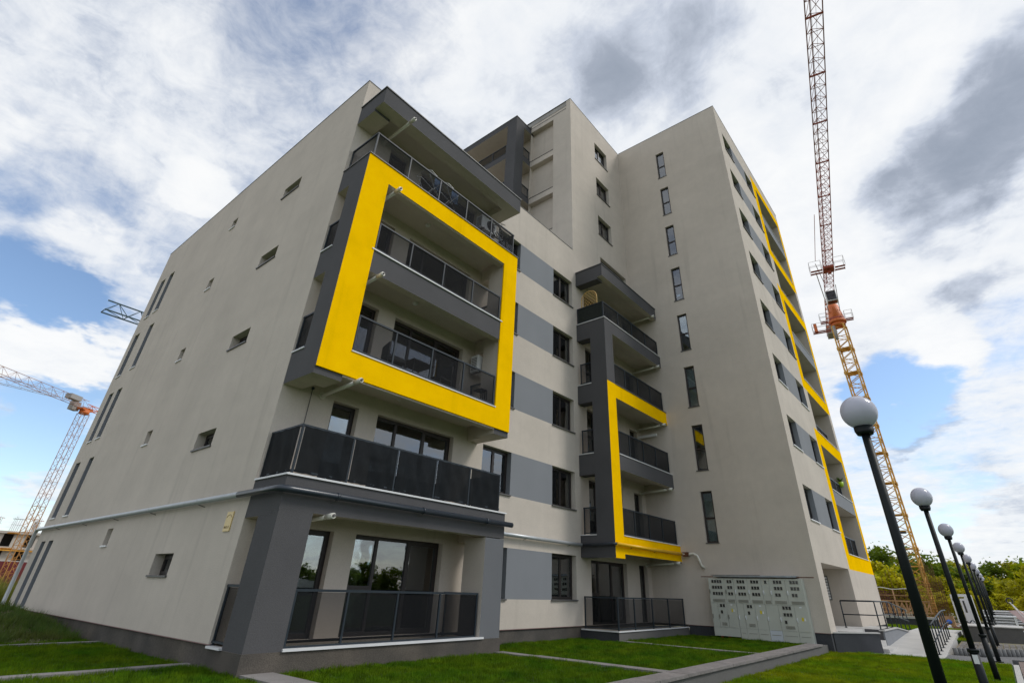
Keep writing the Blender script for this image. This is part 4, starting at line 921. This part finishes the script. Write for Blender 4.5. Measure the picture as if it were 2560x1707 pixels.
def rack(loc, label, cloth):
    r = empty('drying_rack', loc, label, 'drying rack', 'drying racks'); w = .42
    m = MB()
    p = [(-w, -.25, 1.02), (-.2, -.25, 1.12), (w, -.25, .92), (w, .25, .92), (-.2, .25, 1.12), (-w, .25, 1.02), (-w, -.25, 1.02)]
    m.tube(p, .011, SILVER, 6); m.obj('frame', r)
    for i in range(6): m = MB(); x = -w+.1+.13*i; m.rod((x, -.24, 1.03), (x, .24, 1.03), .004, SILVER, 4); m.obj('wire', r)
    for s in (-.25, .25): m = MB(); m.rod((-.3, s, 0), (.3, s, 1.0), .011, SILVER, 6); m.rod((.3, s, 0), (-.3, s, 1.0), .011, SILVER, 6); m.obj('leg', r)
    if cloth:
        m = MB()
        for i in range(6): m.face([(.0+.05*i, -.2+.02*math.sin(i*2), .55), (.05+.05*i, -.2+.02*math.sin(i*2+2), .55), (.05+.05*i, -.2, 1.0), (.0+.05*i, -.2, 1.0)], BLUEC, True)
        tag(link('laundry', m.mesh('laundry'), None, loc), cloth, 'laundry')
rack((2.45, -.95, 12.27), 'left drying rack behind the top left railing', 'blue cloth hanging from the left drying rack on the top balcony'); rack((3.2, -.95, 12.27), 'right drying rack behind the top left railing', 'blue cloth hanging from the right drying rack on the top balcony')
bk = empty('bicycle', (5.75, -.95, 12.27), 'dark bicycle standing upright at the right end of the top left balcony', 'bicycle')
def ring(m, c, rr, r, mt, n=20):
    m.tube([(c[0]+rr*math.cos(2*math.pi*i/n), c[1], c[2]+rr*math.sin(2*math.pi*i/n)) for i in range(n+1)], r, mt, 6)
for c in ((0, 0, .34), (.08, .1, 1.02)):
    m = MB(); ring(m, c, .29, .022, RATTAN)
    for i in range(8): m.rod(c, (c[0]+.28*math.cos(i*.785), c[1], c[2]+.28*math.sin(i*.785)), .003, SILVER, 4)
    m.obj('wheel', bk)
m = MB(); m.tube([(0, 0, .34), (.3, .05, .6), (.08, .1, 1.02)], .02, RAILL, 6); m.tube([(.3, .05, .6), (-.1, .05, .85), (.08, .1, 1.02)], .018, RAILL, 6); m.obj('frame', bk)
m = MB(); m.tube([(.02, -.02, 1.38), (.22, .02, 1.44), (.42, .05, 1.52)], .014, RATTAN, 6); m.rod((.22, .02, 1.44), (.14, .08, 1.1), .014, RATTAN, 6); m.obj('handlebar', bk)
tr = empty('trellis', (12.9, -.6, 12.3), 'arched bamboo trellis above the hedge screen of the top right balcony', 'trellis')
m = MB(); y0, y1 = -.28, -1.12; zt_, zb_ = 1.30, .02
arc = [(0, y0, zb_), (0, y0, zt_-.1)]+[(0, y0+(y1-y0)*(.5-.5*math.cos(math.pi*i/10)), zt_-.1+.42*math.sin(math.pi*i/10)) for i in range(1, 10)]+[(0, y1, zt_-.1), (0, y1, zb_)]
m.tube(arc, .022, BAMBOO, 6); m.tube([(0, y0, .5), (0, y1, .5)], .016, BAMBOO, 6); fr_ = m.obj('frame', tr); fr_.location = (-.55, .6, 0)
for k in range(-7, 9):
    for sg in (1, -1):
        pts = []
        for t in np.linspace(0, 1, 30):
            y = y0+(y1-y0)*t; z = .5+k*.17+sg*(t-.5)*.84*1.1
            f = (y-y0)/(y1-y0); top = zt_-.1+.42*math.sin(math.acos(max(-1, min(1, 1-2*f))))
            if .5 <= z <= top: pts.append((-.55+.008*sg, y+.6, z))
        if len(pts) > 2: m = MB(); m.rod(pts[0], pts[-1], .011, BAMBOO, 5); m.obj('lath', tr)
def pot(loc, label, plant=True):
    r = empty('flower_pot', loc, label, 'flower pot'); m = MB(); m.rod((0, 0, 0), (0, 0, .26), .10, LIME, 14, r1=.15); m.obj('pot', r)
    m = MB()
    for i in range(40):
        a = random.uniform(0, 6.28); l = random.uniform(.1, .28); c = Vector((math.cos(a)*l*.6, math.sin(a)*l*.6, .25+l*.7)); q = Vector((-math.sin(a), math.cos(a), 0))*.03
        m.face([(0, 0, .24), c+q, c*1.25, c-q], PLANTL)
    m.obj('plant', r)
pot((30.0, YT+.30, 7.36), 'lime green flower pot hooked on the right end of the third storey tower balcony railing'); pot((25.15, YT+.30, 7.36), 'lime green flower pot beside the yellow post of the third storey tower balcony')
# ================================================================== CRANES
def lattice_box(w, L_, bays, mt, r=.055, rb=.032, diag=2):
    m = MB(); h = w/2
    for sx in (-1, 1):
        for sy in (-1, 1): m.rod((sx*h, sy*h, 0), (sx*h, sy*h, L_), r, mt, 4)
    for i in range(bays+1):
        z = L_*i/bays
        cs_ = [(-h, -h), (h, -h), (h, h), (-h, h)]
        for a, b in zip(cs_, cs_[1:]+cs_[:1]):
            if i % diag == 0: m.rod((*a, z), (*b, z), rb, mt, 4)
            if i < bays:
                z1 = L_*(i+1)/bays; p, q = (a, b) if i % 2 == 0 else (b, a); m.rod((*p, z), (*q, z1), rb, mt, 4)
    return m
def jib_mesh(L_, w, h, bay, mt, r=.045, rb=.022):
    m = MB(); n = max(1, round(L_/bay)); b = L_/n
    for y in (-w/2, w/2): m.rod((0, y, 0), (L_, y, 0), r, mt, 4)
    m.rod((0, 0, h), (L_, 0, h), r, mt, 4)
    for i in range(n+1):
        x = b*i; m.rod((x, -w/2, 0), (x, w/2, 0), rb, mt, 4)
        for y in (-w/2, w/2):
            if i < n: m.rod((x, y, 0), (x+b/2, 0, h), rb, mt, 4); m.rod((x+b/2, 0, h), (x+b, y, 0), rb, mt, 4)
        if i < n: m.rod((x, -w/2, 0), (x+b, w/2, 0), rb, mt, 4)
    return m
def basket(par, x0, x1, y0, y1, z, mt, hh=1.0):
    m = MB()
    for t in range(2): xx = x0+(x1-x0)*(t+.5)/2; m.box(xx-.16, xx+.16, y0, y1, z, z+.05, CRR)
    for x in (x0, x1):
        for y in (y0, y1): m.rod((x, y, z), (x, y, z+hh), .022, mt, 4)
    for k in (.5, 1.0):
        c = [(x0, y0), (x1, y0), (x1, y1), (x0, y1)]
        for a, b in zip(c, c[1:]+c[:1]): m.rod((*a, z+hh*k), (*b, z+hh*k), .018, mt, 4)
    return m.obj('catwalk', par)
CX, CY = 62.73, -5.91
ca = empty('tower_crane', (CX, CY, .1), 'tall yellow and orange tower crane behind the lamps whose jib passes overhead', 'crane', None)
ca.rotation_euler = (0, 0, 0)
jdir = Vector((-42.1, -7.6, 0)).normalized(); jang = math.atan2(jdir.y, jdir.x)
sec = lattice_box(1.32, 3.13, 4, CRY, .10, .046)
smesh = sec.mesh('mast_section')
for i in range(10): 
    o = link('mast_section', smesh, ca, (0, 0, 3.13*i)); o.rotation_euler = (0, 0, R(-6))
    if i: 
        m = MB(); m.box(-.70, .5, -.66, .66, -.05, .03, CRY); 
        for sx in (-.68, .68):
            for sy in (-.68, .68): m.box(sx-.11, sx+.11, sy-.11, sy+.11, -.18, .16, CRY)
        q = m.obj('mast_platform', ca, (0, 0, 3.13*i)); q.rotation_euler = (0, 0, R(-6))
tp = bpy.data.objects.new('slewing_unit', None)
m = MB(); m.rod((0, 0, 31.3), (0, 0, 31.7), .80, CRO, 20); m.rod((0, 0, 31.7), (0, 0, 32.05), .98, CRO, 20); m.rod((0, 0, 32.05), (0, 0, 32.4), .86, CRR, 20)
m.rod((0, 0, 32.4), (0, 0, 34.3), .86, CRO, 8, r1=.58); su = m.obj('slewing_unit', ca)
def jp(x, y, z): return (x*math.cos(jang)-y*math.sin(jang), x*math.sin(jang)+y*math.cos(jang), z)
cbm = MB(); cbm.box(1.0, 2.1, -.58, .58, 34.0, 35.4, CLAD); c1 = cbm.obj('cab', ca); c1.rotation_euler = (0, 0, jang)
cbm = MB(); cbm.box(2.102, 2.13, -.5, .5, 34.1, 35.3, DARKG); cbm.box(1.15, 2.0, -.48, .48, 33.97, 33.998, DARKG); cbm.obj('cab_window', c1)
for nm, a in (('catwalk', (-.5, .5, .95, 1.8, 32.0)), ('catwalk', (-.5, .5, -1.8, -.95, 32.1)), ('catwalk', (-.7, .3, -2.9, -.9, 31.0))):
    q = basket(ca, *a, CRG, 1.1); q.rotation_euler = (0, 0, jang)
m = MB(); m.box(-.4, .0, -2.7, -2.35, 31.06, 32.2, CRO); q = m.obj('winch_box', ca); q.rotation_euler = (0, 0, jang)
jm = jib_mesh(5.0, 1.05, 1.15, 1.25, CRR, .05, .025).mesh('jib_section')
jm2 = jib_mesh(5.0, 1.05, 1.15, 1.25, mat('crane_weathered', (.26, .10, .06), .7, var=.2, vscale=1), .045, .022).mesh('jib_section')
for i in range(11):
    o = link('jib_section', jm if i < 5 else jm2, ca, jp(1.6+5*i, 0, 35.55)); o.rotation_euler = (0, 0, jang)
    m = MB(); m.box(-.06, .06, -.56, .56, -.05, .03, CRR); m.obj('jib_joint', o)
m = MB(); m.box(7.0, 8.3, -.56, .56, 35.2, 35.5, CRR); m.rod((7.7, 0, 35.1), (7.7, 0, 34.7), .18, CRR, 8); q = m.obj('trolley', ca); q.rotation_euler = (0, 0, jang)
for y0_, y1_ in ((.65, 1.7), (-1.9, -.65)): q = basket(ca, 7.0, 8.3, y0_, y1_, 35.2, CRG, 1.2); q.rotation_euler = (0, 0, jang)
m = MB(); m.rod((2, -.3, 36.6), (7, -1.1, 36.8), .04, CRG, 5); m.rod((8, -1.1, 36.6), (17, -.75, 36.9), .03, CRR, 5); m.rod((0, -.55, 33), (7, -1.3, 35.6), .05, CRG, 5); m.rod((0, .6, 33), (3, .7, 35.6), .04, CRG, 5); q = m.obj('tie_rods', ca); q.rotation_euler = (0, 0, jang)
m = MB(); m.rod((-2, -.12, 35.7), (52, -.12, 35.7), .012, CRG, 4); m.rod((-2, .16, 35.72), (52, .16, 35.72), .012, CRG, 4); q = m.obj('hoist_rope', ca); q.rotation_euler = (0, 0, jang)
m = MB(); m.box(46.2, 47.6, -.1, .45, 35.3, 35.35, CLAD); m.box(46.2, 47.6, .2, .23, 35.35, 36.1, CLAD); q = m.obj('jib_sign', ca); q.rotation_euler = (0, 0, jang)
cj = jib_mesh(12, 1.2, .9, 1.5, CRO, .06, .03).obj('counter_jib', ca, jp(-.5, 0, 35.5)); cj.rotation_euler = (0, 0, jang+math.pi)
m = MB(); m.box(-12.2, -10.0, -.6, .6, 34.9, 36.2, CONC); q = m.obj('counterweight', ca); q.rotation_euler = (0, 0, jang)
ml = MB(); ml.box(.3, .42, -.45, .35, .0, .3, DARKG); q = ml.obj('floodlight', ca, (-.9, .1, 7.6))
m = MB(); m.rod((-.62, .5, 29.4), (-.62, .5, 31.2), .17, CRG, 12); m.obj('cable_drum', ca)
# crane on the left, and two jib ends reaching in
def far_crane(loc, zs, w, ang, L_, cj_, label, cm, cj_m, low=None, sag=.0):
    r = empty('tower_crane', loc, label, 'crane'); n = int(zs/3)
    me = lattice_box(w, zs/n, 4, cm, .045, .021).mesh('mast_section'); me2 = lattice_box(w, zs/n, 4, low or cm, .055, .028).mesh('mast_section')
    for i in range(n): o = link('mast_section', me2 if i < n*.35 else me, r, (0, 0, zs/n*i)); o.rotation_euler = (0, 0, R(20))
    m = MB(); m.rod((0, 0, zs), (0, 0, zs+.55), w*.6, CRO, 12); m.box(-.9, 1.0, -w*.45, w*.45, zs+.55, zs+.85, CRO); q = m.obj('slewing_unit', r); q.rotation_euler = (0, 0, ang)
    m = MB(); m.box(.5, 1.7, -1.4, -.6, zs+.3, zs+1.6, CRG); q = m.obj('cab', r); q.rotation_euler = (0, 0, ang)
    q = jib_mesh(L_, 1.1, 1.15, 1.9, cj_m, .075 if cj_m is CRT else .040, .032 if cj_m is CRT else .021).obj('jib', r, (0, 0, zs+.9)); q.rotation_euler = (0, -sag, ang)
    q = jib_mesh(cj_, 1.1, .7, 1.9, CRO, .06, .04).obj('counter_jib', r, (0, 0, zs+.9)); q.rotation_euler = (0, 0, ang+math.pi)
    m = MB(); m.box(-cj_, -cj_+3, -.8, .8, zs-.8, zs+1.2, CONC); q = m.obj('counterweight', r); q.rotation_euler = (0, 0, ang)
    return r
CRW = mat('crane_faded_red', (.38, .22, .17), .6, var=.2, vscale=1)
lc = far_crane((11.7, 92.2, .2), 23.6, 1.12, math.atan2(-8.6, -11.9), 48, 7.5, 'slender crane at the left edge with its mast beside the unfinished building', CRW, CRW, mat('crane_low_orange', (.42, .19, .04), .6, var=.2, vscale=1))
m = MB(); m.box(20.3, 22.0, -.5, .5, 24.0, 24.4, SILLD); q = m.obj('trolley', lc); q.rotation_euler = (0, 0, math.atan2(-8.6, -11.9))
m = MB(); m.rod((21.1, .2, 24.0), (21.1, .2, 9), .02, SILLD, 4); m.rod((21.1, -.2, 24.0), (21.1, -.2, 9), .02, SILLD, 4); m.box(20.9, 21.3, -.2, .2, 8.4, 9, SILLD); q = m.obj('hook_rope', lc); q.rotation_euler = (0, 0, math.atan2(-8.6, -11.9))
m = MB(); m.box(1.8, 3.8, -.5, .5, 25.0, 25.7, CRG); q = m.obj('machinery', lc); q.rotation_euler = (0, 0, math.atan2(-8.6, -11.9))
tipx = -5.035+140*math.sin(R(7.03)); tipy = -11.49+140*math.cos(R(7.03))
far_crane((tipx-46, tipy-4.0, .2), 32.4, 1.5, math.atan2(4.0, 46), 46.2, 9, 'distant grey crane reaching in from the left edge with only its jib end in view', CRG, CRG)
far_crane((42.0, 49.5, .2), 23.0, 1.5, math.atan2(-1.3, -39.5), 39.6, 9, 'teal crane whose jib end shows past the gable roof edge', CRT, CRT)
# ================================================================== UNFINISHED BUILDING at the left, with its site
ub = empty('unfinished_building', (10, 165, 0), 'concrete shell with orange formwork and starter bars behind the left crane', 'building')
CONCF = mat('fresh_concrete', (.44, .40, .35), .9, var=.14, vscale=.5)
ux0, ux1, uy = -25, 40, 165
for z in (3.6, 6.9, 10.1):
    m = MB(); m.box(ux0, ux1, uy-.6, uy+14, z, z+.5, CONCF); at0(ub, m, 'floor_slab')
for lv, z0, z1 in ((0, .1, 3.6), (1, 4.1, 6.9), (2, 7.4, 10.1)):
    m = MB(); m.box(ux0, ux1, uy+3.2, uy+3.4, z0, z1, mat('dark_shell', (.05, .045, .04), .95)); at0(ub, m, 'back_wall')
    x = ux0+lv*.7
    while x < ux1-4:
        m = MB(); m.box(x, x+2.3, uy, uy+.4, z0, z1, CONCF); at0(ub, m, 'wall_panel'); x += 4.1
    for xx in np.arange(ux0+1, ux1, 8.2):
        m = MB(); m.box(xx+3.0, xx+5.2, uy-.95, uy-.62, z1-.05, z1+.12, FORM); m.box(xx+3.1, xx+5.0, uy-1.3, uy-.95, z1+.1, z1+.2, FORM); at0(ub, m, 'formwork_beam')
m = MB(); m.box(ux0, 13, uy-1.6, uy-.62, 9.7, 10.05, FORM); m.box(ux0, 30, uy-1.3, uy-.7, 6.5, 6.75, FORM); at0(ub, m, 'work_platform')
for j, xx in enumerate(np.arange(ux0+2, ux1, 3.6)):
    m = MB()
    for i in range(5): m.rod((xx+.35*i, uy+.2, 10.6), (xx+.35*i+random.uniform(-.1, .1), uy+.2, 13.4+random.uniform(-.3, .5)), .035, RUST if j % 3 else SILLD, 4)
    m.box(xx-.3, xx+1.9, uy+.1, uy+.3, 13.2, 13.3, CRR if j % 2 else SILLD); m.rod((xx-.2, uy, 12.0), (xx+1.8, uy, 12.0), .03, RUST, 4); at0(ub, m, 'starter_bars')
    if j % 2: m = MB(); m.box(xx+.3, xx+1.3, uy+.35, uy+.6, 10.6, 13.0, CLAD); at0(ub, m, 'formwork_panel')
rc = empty('site_container', (13.5, 112, .1), 'dark red site container below the unfinished building', 'container')
m = MB(); m.box(11.2, 19, 112, 114.4, .2, 3.6, REDC); m.box(11.15, 19.05, 111.97, 114.45, 3.6, 3.72, CONCL); at0(rc, m, 'body')
for i in range(30): m = MB(); m.box(11.3+.25*i, 11.42+.25*i, 111.95, 112, .3, 3.5, REDC); at0(rc, m, 'corrugation')
st_ = empty('panel_stack', (8.6, 110, .1), 'stack of pale shuttering panels left of the red container', 'stack')
for i in range(7): m = MB(); m.box(7+random.uniform(-.2, .2), 10.6, 109, 111, .3+.42*i, .55+.42*i, CLAD if i % 2 else CRG); at0(st_, m, 'panel')
# ================================================================== SITE AT THE RIGHT
rb = empty('rebar_fence', (56, -3, .1), 'rusty reinforcement mats leaning round the crane foot', 'reinforcement')
for k in range(3):
    m = MB(); x = 57.5+1.8*k; y0, y1 = -5.2+1.0*k, .8+1.0*k
    for y in np.arange(y0, y1, .16): m.rod((x, y, .2), (x+.25, y, 2.65+.2*math.sin(y*2)), .018, RUST, 4)
    for z in np.arange(.35, 2.6, .22): m.rod((x+.1*z, y0, z), (x+.1*z, y1, z+.05), .018, RUST, 4)
    at0(rb, m, 'bar_mat')
for y in (-2.4, -4.2, -1.0): m = MB(); m.rod((57.3, y, .1), (57.3, y, 2.7), .05, WOOD, 6); at0(rb, m, 'stake')
m = MB(); m.tube([(57.2, -.5+(-5)*t, 2.75+.22*math.sin(t*14)*(1-t)) for t in np.linspace(0, 1, 24)], .03, CLAD, 5); at0(rb, m, 'cable')
for z in (.55, 1.2, 1.75, 2.2): m = MB(); m.rod((57.25, -6, z), (57.25, .8, z+.1), .035, WOOD, 4); at0(rb, m, 'batten')
rb2 = empty('rebar_cage', (59, -7.5, .1), 'tall rusty column cage of starter bars right of the crane mast', 'reinforcement')
for i in range(12):
    for j in range(2):
        m = MB(); x, y = 60+1.0*j, -6.0-.16*i; m.rod((x, y, .2), (x+.2, y-.05*i*.2, 3.4+1.7*math.exp(-((i-6)/4)**2)+.5*math.sin(i*2.3)), .022, RUST, 4); at0(rb2, m, 'bar')
m = MB()
for z in np.arange(.4, 3.4, .2): m.rod((60, -5.95, z), (60.1, -7.9, z), .014, RUST, 4)
at0(rb2, m, 'stirrups')
for k, lab in ((0, 'bars rising behind the end of the tower facade'),):
    r3 = empty('starter_bars', (58.5, -1, .1), 'thin rusty starter bars rising by the end of the tower facade', 'reinforcement')
    for i in range(16): m = MB(); y = -4.6+.42*i; m.rod((62, y, .2), (62.1, y+random.uniform(-.1, .1), 4.3+random.uniform(-.5, .6)), .022, RUST, 4); at0(r3, m, 'bar')
ft = empty('timber_formwork', (54, -5, .1), 'pale timber shuttering boards at the crane foot', 'timber')
for i in range(12):
    m = MB(); y = -3.4-.32*i; m.box(54, 54.1, y-.05, y+.05, .9, 1.75, WOOD); at0(ft, m, 'upright')
    if i < 11: m = MB(); m.rod((53.98, y, .95+.7*(i % 2)), (53.98, y-.32, 1.65-.7*(i % 2)), .05, WOOD, 4); at0(ft, m, 'brace')
for z in (.9, 1.74): m = MB(); m.box(53.9, 54.12, -7.0, -3.2, z, z+.09, WOOD); at0(ft, m, 'rail')
m = MB(); m.box(53.2, 53.6, -8.0, -2.2, .2, .72, WOOD); at0(ft, m, 'board')
sw = empty('site_wall', (40, -5, .1), 'low dark concrete wall with a pale cap beyond the inner ramp', 'wall')
m = MB(); m.box(40, 40.3, -8.2, 4, -.1, .80, PLINTHD); at0(sw, m, 'body'); m = MB(); m.box(39.96, 40.34, -8.25, 4.05, .802, .92, CONCL); at0(sw, m, 'cap')
m = MB(); m.box(33.5, 40, -8.2, 4, -.1, .42, LAWN); tag(m.obj('bank_lawn'), 'small green lawn in front of the low site wall', 'lawn', kind='structure')
blades('grass', [(33.5, 39.9, -8.2, -4)], 500, .06, .012, GRASSY, 'sunny grass in front of the low site wall', flat(.42), seed=14)
# rubble, boards, barrow
r = random.Random(5); m = MB()
for i in range(260):
    x = r.uniform(43, 55); y = r.uniform(-10.2, -7.2) if i < 190 else r.uniform(-13, -10); s_ = r.uniform(.05, .28); z = .12+r.uniform(0, .25)
    a = r.uniform(0, 3); mt = r.choice([CONC, WOOD, CLAD, BRICKR, CONCL, RUST]); v = Vector((math.cos(a), math.sin(a), r.uniform(-.2, .3)))*s_
    m.rod(Vector((x, y, z))-v, Vector((x, y, z))+v, s_*r.uniform(.2, .5), mt, 5, smooth=False)
tag(m.obj('rubble'), 'scattered building rubble on the bare ground past the ramps', 'rubble', kind='stuff')
pl = empty('plank_stack', (47, -8.2, .1), 'long planks lying across the ground before the site cabin', 'planks')
for i in range(6): m = MB(); m.box(46+.5*i, 46.3+.5*i, -9.6, -7.4, .25+.03*i, .34+.03*i, WOOD if i % 2 else CONC); at0(pl, m, 'plank')
tbx = empty('wooden_crate', (45.5, -8.4, .2), 'small wooden crate with a blue sheet behind the curved railing', 'crate')
m = MB(); m.box(45.2, 45.9, -8.75, -8.05, .25, .95, WOOD, zp=None); at0(tbx, m, 'sides'); m = MB(); m.sphere((45.18, -8.45, .62), .17, BLUEP, 10, 6, .8); at0(tbx, m, 'blue_sheet')
wb = empty('wheelbarrow', (47, -12.3, .9), 'upturned pinkish wheelbarrow on the rubble at the right edge', 'wheelbarrow')
m = MB(); T = [(-.6, -.4, 0), (.6, -.4, .0), (.6, .4, 0), (-.6, .4, 0)]; Bt = [(-.35, -.25, .45), (.3, -.25, .45), (.3, .25, .45), (-.35, .25, .45)]
for i in range(4): j = (i+1) % 4; m.face([T[i], T[j], Bt[j], Bt[i]], PINK)
m.face(Bt, PINK); o = m.obj('tray', wb); m2 = MB()
for y in (-.3, .3): m2.tube([(-1.0, y, .1), (.2, y, .35), (.9, y*.3, .5)], .025, CLAD, 6)
m2.obj('handles', wb); m3 = MB(); ring(m3, (.95, 0, .55), .17, .04, RATTAN, 14); m3.obj('wheel', wb)
wb.rotation_euler = (R(10), R(-48), R(70))
ds = empty('debris_stack', (49, -13.6, .2), 'heap of pale boards and broken laths at the far right edge', 'debris')
for i in range(26):
    m = MB(); y = -13.0-r.uniform(0, 2.2); x = 47+r.uniform(0, 4); a = r.uniform(-.5, .5); v = Vector((math.sin(a)*.6, -math.cos(a)*1.0, r.uniform(-.35, .35)))
    c = Vector((x, y, .5+r.uniform(0, .9)-(y+14.2)**2*.12)); m.rod(c-v, c+v, r.uniform(.03, .08), r.choice([WOOD, CONCL, CLAD, CONC]), 4); at0(ds, m, 'board')
for sx, zc, lb in ((43.4, .2, 'nearest black cable loop beside the cabin door'),):
    m = MB(); m.tube([(50+.3*math.cos(t), -9.35+.35*math.sin(t), .45+.22*math.sin(t*2)) for t in np.linspace(0, 5.5, 30)], .04, NAVY, 6); m.tube([(50, -9.6, .6), (49.6, -9.75, .35), (49.4, -9.95, .15)], .045, CLAD, 6); tag(m.obj('hose'), 'black and white hose coiled in front of the cabin door', 'hose')
# ================================================================== TREES
def crown_mesh(seed, leafmat, n=5200, size=.16, blobs_=11, tall=1.0):
    r = np.random.default_rng(seed); V = []; cen = []
    for i in range(blobs_):
        a = r.uniform(0, 6.28); z = r.uniform(.30, .92); rad = .40*math.sin(math.pi*min(1, max(.12, (z-.16)/.86)))*r.uniform(.45, 1.1)
        cen.append((math.cos(a)*rad, math.sin(a)*rad, z*tall, r.uniform(.11, .22)))
    cen += [(0, 0, .55*tall, .26)]
    per = n//len(cen)
    for cx, cy, cz, rr in cen:
        for q in range(5):     # sub-clumps give the outline its gaps
            d_ = r.normal(size=3); d_ /= np.linalg.norm(d_); s = np.array((cx, cy, cz))+d_*rr*.75
            k = per//5; p = s+r.normal(size=(k, 3))*rr*np.array((.36, .36, .28))
            nrm = r.normal(size=(k, 3))+np.array((0, 0, .8)); nrm /= np.linalg.norm(nrm, axis=1)[:, None]
            t = np.cross(nrm, r.normal(size=(k, 3))); t /= np.linalg.norm(t, axis=1)[:, None]; b = np.cross(nrm, t)
            sz = size*.12*r.uniform(.6, 1.5, (k, 1))
            V.append(np.stack([p-t*sz*1.5, p+b*sz*.8, p+t*sz*1.5, p-b*sz*.8], 1).reshape(-1, 3))
    V = np.concatenate(V).astype(np.float32); nf = len(V)//4
    me = bpy.data.meshes.new('crown'); me.vertices.add(len(V)); me.vertices.foreach_set('co', V.ravel()); me.loops.add(nf*4); me.loops.foreach_set('vertex_index', np.arange(nf*4, dtype=np.int32))
    me.polygons.add(nf); me.polygons.foreach_set('loop_start', np.arange(0, 4*nf, 4, dtype=np.int32)); me.polygons.foreach_set('loop_total', np.full(nf, 4, dtype=np.int32)); me.update(); me.materials.append(leafmat)
    return me
def trunk_mesh(seed):
    r = random.Random(seed); m = MB(); top = Vector((r.uniform(-.04, .04), r.uniform(-.04, .04), .55)); m.rod((0, 0, -.02), top, .022, BARK, 8, r1=.012)
    for i in range(7):
        a = r.uniform(0, 6.28); z = r.uniform(.22, .55); p = top*(z/.55); q = p+Vector((math.cos(a)*.26, math.sin(a)*.26, r.uniform(.12, .34))); m.rod(p, q, .009, BARK, 5, r1=.003)
    return m.mesh('trunk')
CM = [crown_mesh(20+i, LEAF[i % 4], n=5600 if i < 4 else 4200, blobs_=12) for i in range(8)]
TM = [trunk_mesh(i) for i in range(3)]
TREELAB = {0: 'fresh green leafy tree in the wood beyond the crane', 1: 'light yellow green tree in the wood beyond the crane', 2: 'dark green tree in the wood beyond the crane', 3: 'olive yellow bush along the front of the wood'}
def tree(az, D, h, v, sxy=1.0, grp='trees of the wood beyond the site', label=None):
    x, y = CAMP.x+D*math.sin(R(az)), CAMP.y+D*math.cos(R(az))
    t = empty('broadleaf_tree' if v % 4 != 3 else 'bush', (x, y, 0), label or TREELAB[v % 4], 'tree' if v % 4 != 3 else 'bush', grp if v % 4 != 3 or label else 'bushes in front of the wood')
    t.rotation_euler = (0, 0, random.uniform(0, 6.28)); t.scale = (h*sxy, h*sxy, h)
    link('crown', CM[v], t); link('trunk', TM[v % 3], t); return t
def elv(az): return float(np.interp(az, [80, 83.6, 85, 87, 88.5, 89.5, 90.6, 91.4, 92.1, 93, 96, 105, 120], [3.3, 4.0, 3.4, 3.4, 2.9, 2.6, 2.9, 2.2, 3.4, 3.2, 3.0, 3.2, 3.0]))
ORD = ['first', 'second', 'third', 'fourth', 'fifth', 'sixth', 'seventh', 'eighth', 'ninth', 'tenth', 'eleventh', 'twelfth', 'thirteenth', 'fourteenth', 'fifteenth', 'sixteenth']
KIND = {0: 'fresh green', 1: 'light yellow green', 2: 'dark green', 3: 'olive yellow'}
def row(az0, az1, d0, d1, hf, vs_, s0, s1, st0, st1, name, what):
    az = az0; i = 0
    while az < az1 and i < 16:
        D = random.uniform(d0, d1); v = vs_[i % len(vs_)]; h = (1.7+D*math.tan(R(hf(az))))*random.uniform(.9, 1.08)
        tree(az, D, h, v, random.uniform(s0, s1), 'trees and bushes of the wood beyond the site', '%s %s, %s from the tower corner in the %s' % (KIND[v % 4], what, ORD[i], name)); az += random.uniform(st0, st1); i += 1
row(82.6, 95.5, 98, 116, elv, [0, 2, 1, 4, 6, 5, 0, 1], .95, 1.2, .8, 1.05, 'skyline row of the wood', 'tree')
row(83.0, 95.5, 80, 92, lambda a: elv(a)*.68, [1, 5, 0, 3, 4, 2, 7, 1], 1.05, 1.4, .95, 1.35, 'middle row of the wood', 'tree')
row(86.4, 95.5, 66, 76, lambda a: elv(a)*.24+.05, [3, 7, 5, 1], 1.2, 1.6, 1.0, 1.6, 'front row before the wood', 'bush')
# the wood goes on behind the camera (seen mirrored in the windows)
V = []
for i in range(88):
    a = 112+1.65*i; D = random.uniform(92, 116); h = random.uniform(3.6, 5.6); me = CM[[2, 0, 6, 4, 5][i % 5]]
    c = np.empty(len(me.vertices)*3, np.float32); me.vertices.foreach_get('co', c); c = c.reshape(-1, 3); t = random.uniform(0, 6.28)
    q = np.stack([c[:, 0]*math.cos(t)-c[:, 1]*math.sin(t), c[:, 0]*math.sin(t)+c[:, 1]*math.cos(t), c[:, 2]], 1)*np.array((h*1.5, h*1.5, h))
    V.append(q+np.array((CAMP.x+D*math.sin(R(a)), CAMP.y+D*math.cos(R(a)), 0)))
V = np.concatenate(V).astype(np.float32); nf = len(V)//4
me = bpy.data.meshes.new('far_wood'); me.vertices.add(len(V)); me.vertices.foreach_set('co', V.ravel()); me.loops.add(nf*4); me.loops.foreach_set('vertex_index', np.arange(nf*4, dtype=np.int32))
me.polygons.add(nf); me.polygons.foreach_set('loop_start', np.arange(0, 4*nf, 4, dtype=np.int32)); me.polygons.foreach_set('loop_total', np.full(nf, 4, dtype=np.int32)); me.update(); me.materials.append(LEAF[2])
tag(link('far_wood', me), 'far-off wood across the lawn, seen only mirrored in the windows', 'wood', kind='stuff')
m = MB(); m.box(-80, 60, -86.3, -86, -.1, 2.1, CONCL); tag(m.obj('boundary_wall'), 'pale concrete boundary wall across the lawn, mirrored in the ground floor windows', 'wall')
m = MB(); m.box(-90, 60, -85.9, -11.5, -.1, -.02, LAWN); tag(m.obj('far_lawn'), 'open grass behind the viewer', 'lawn', kind='structure')
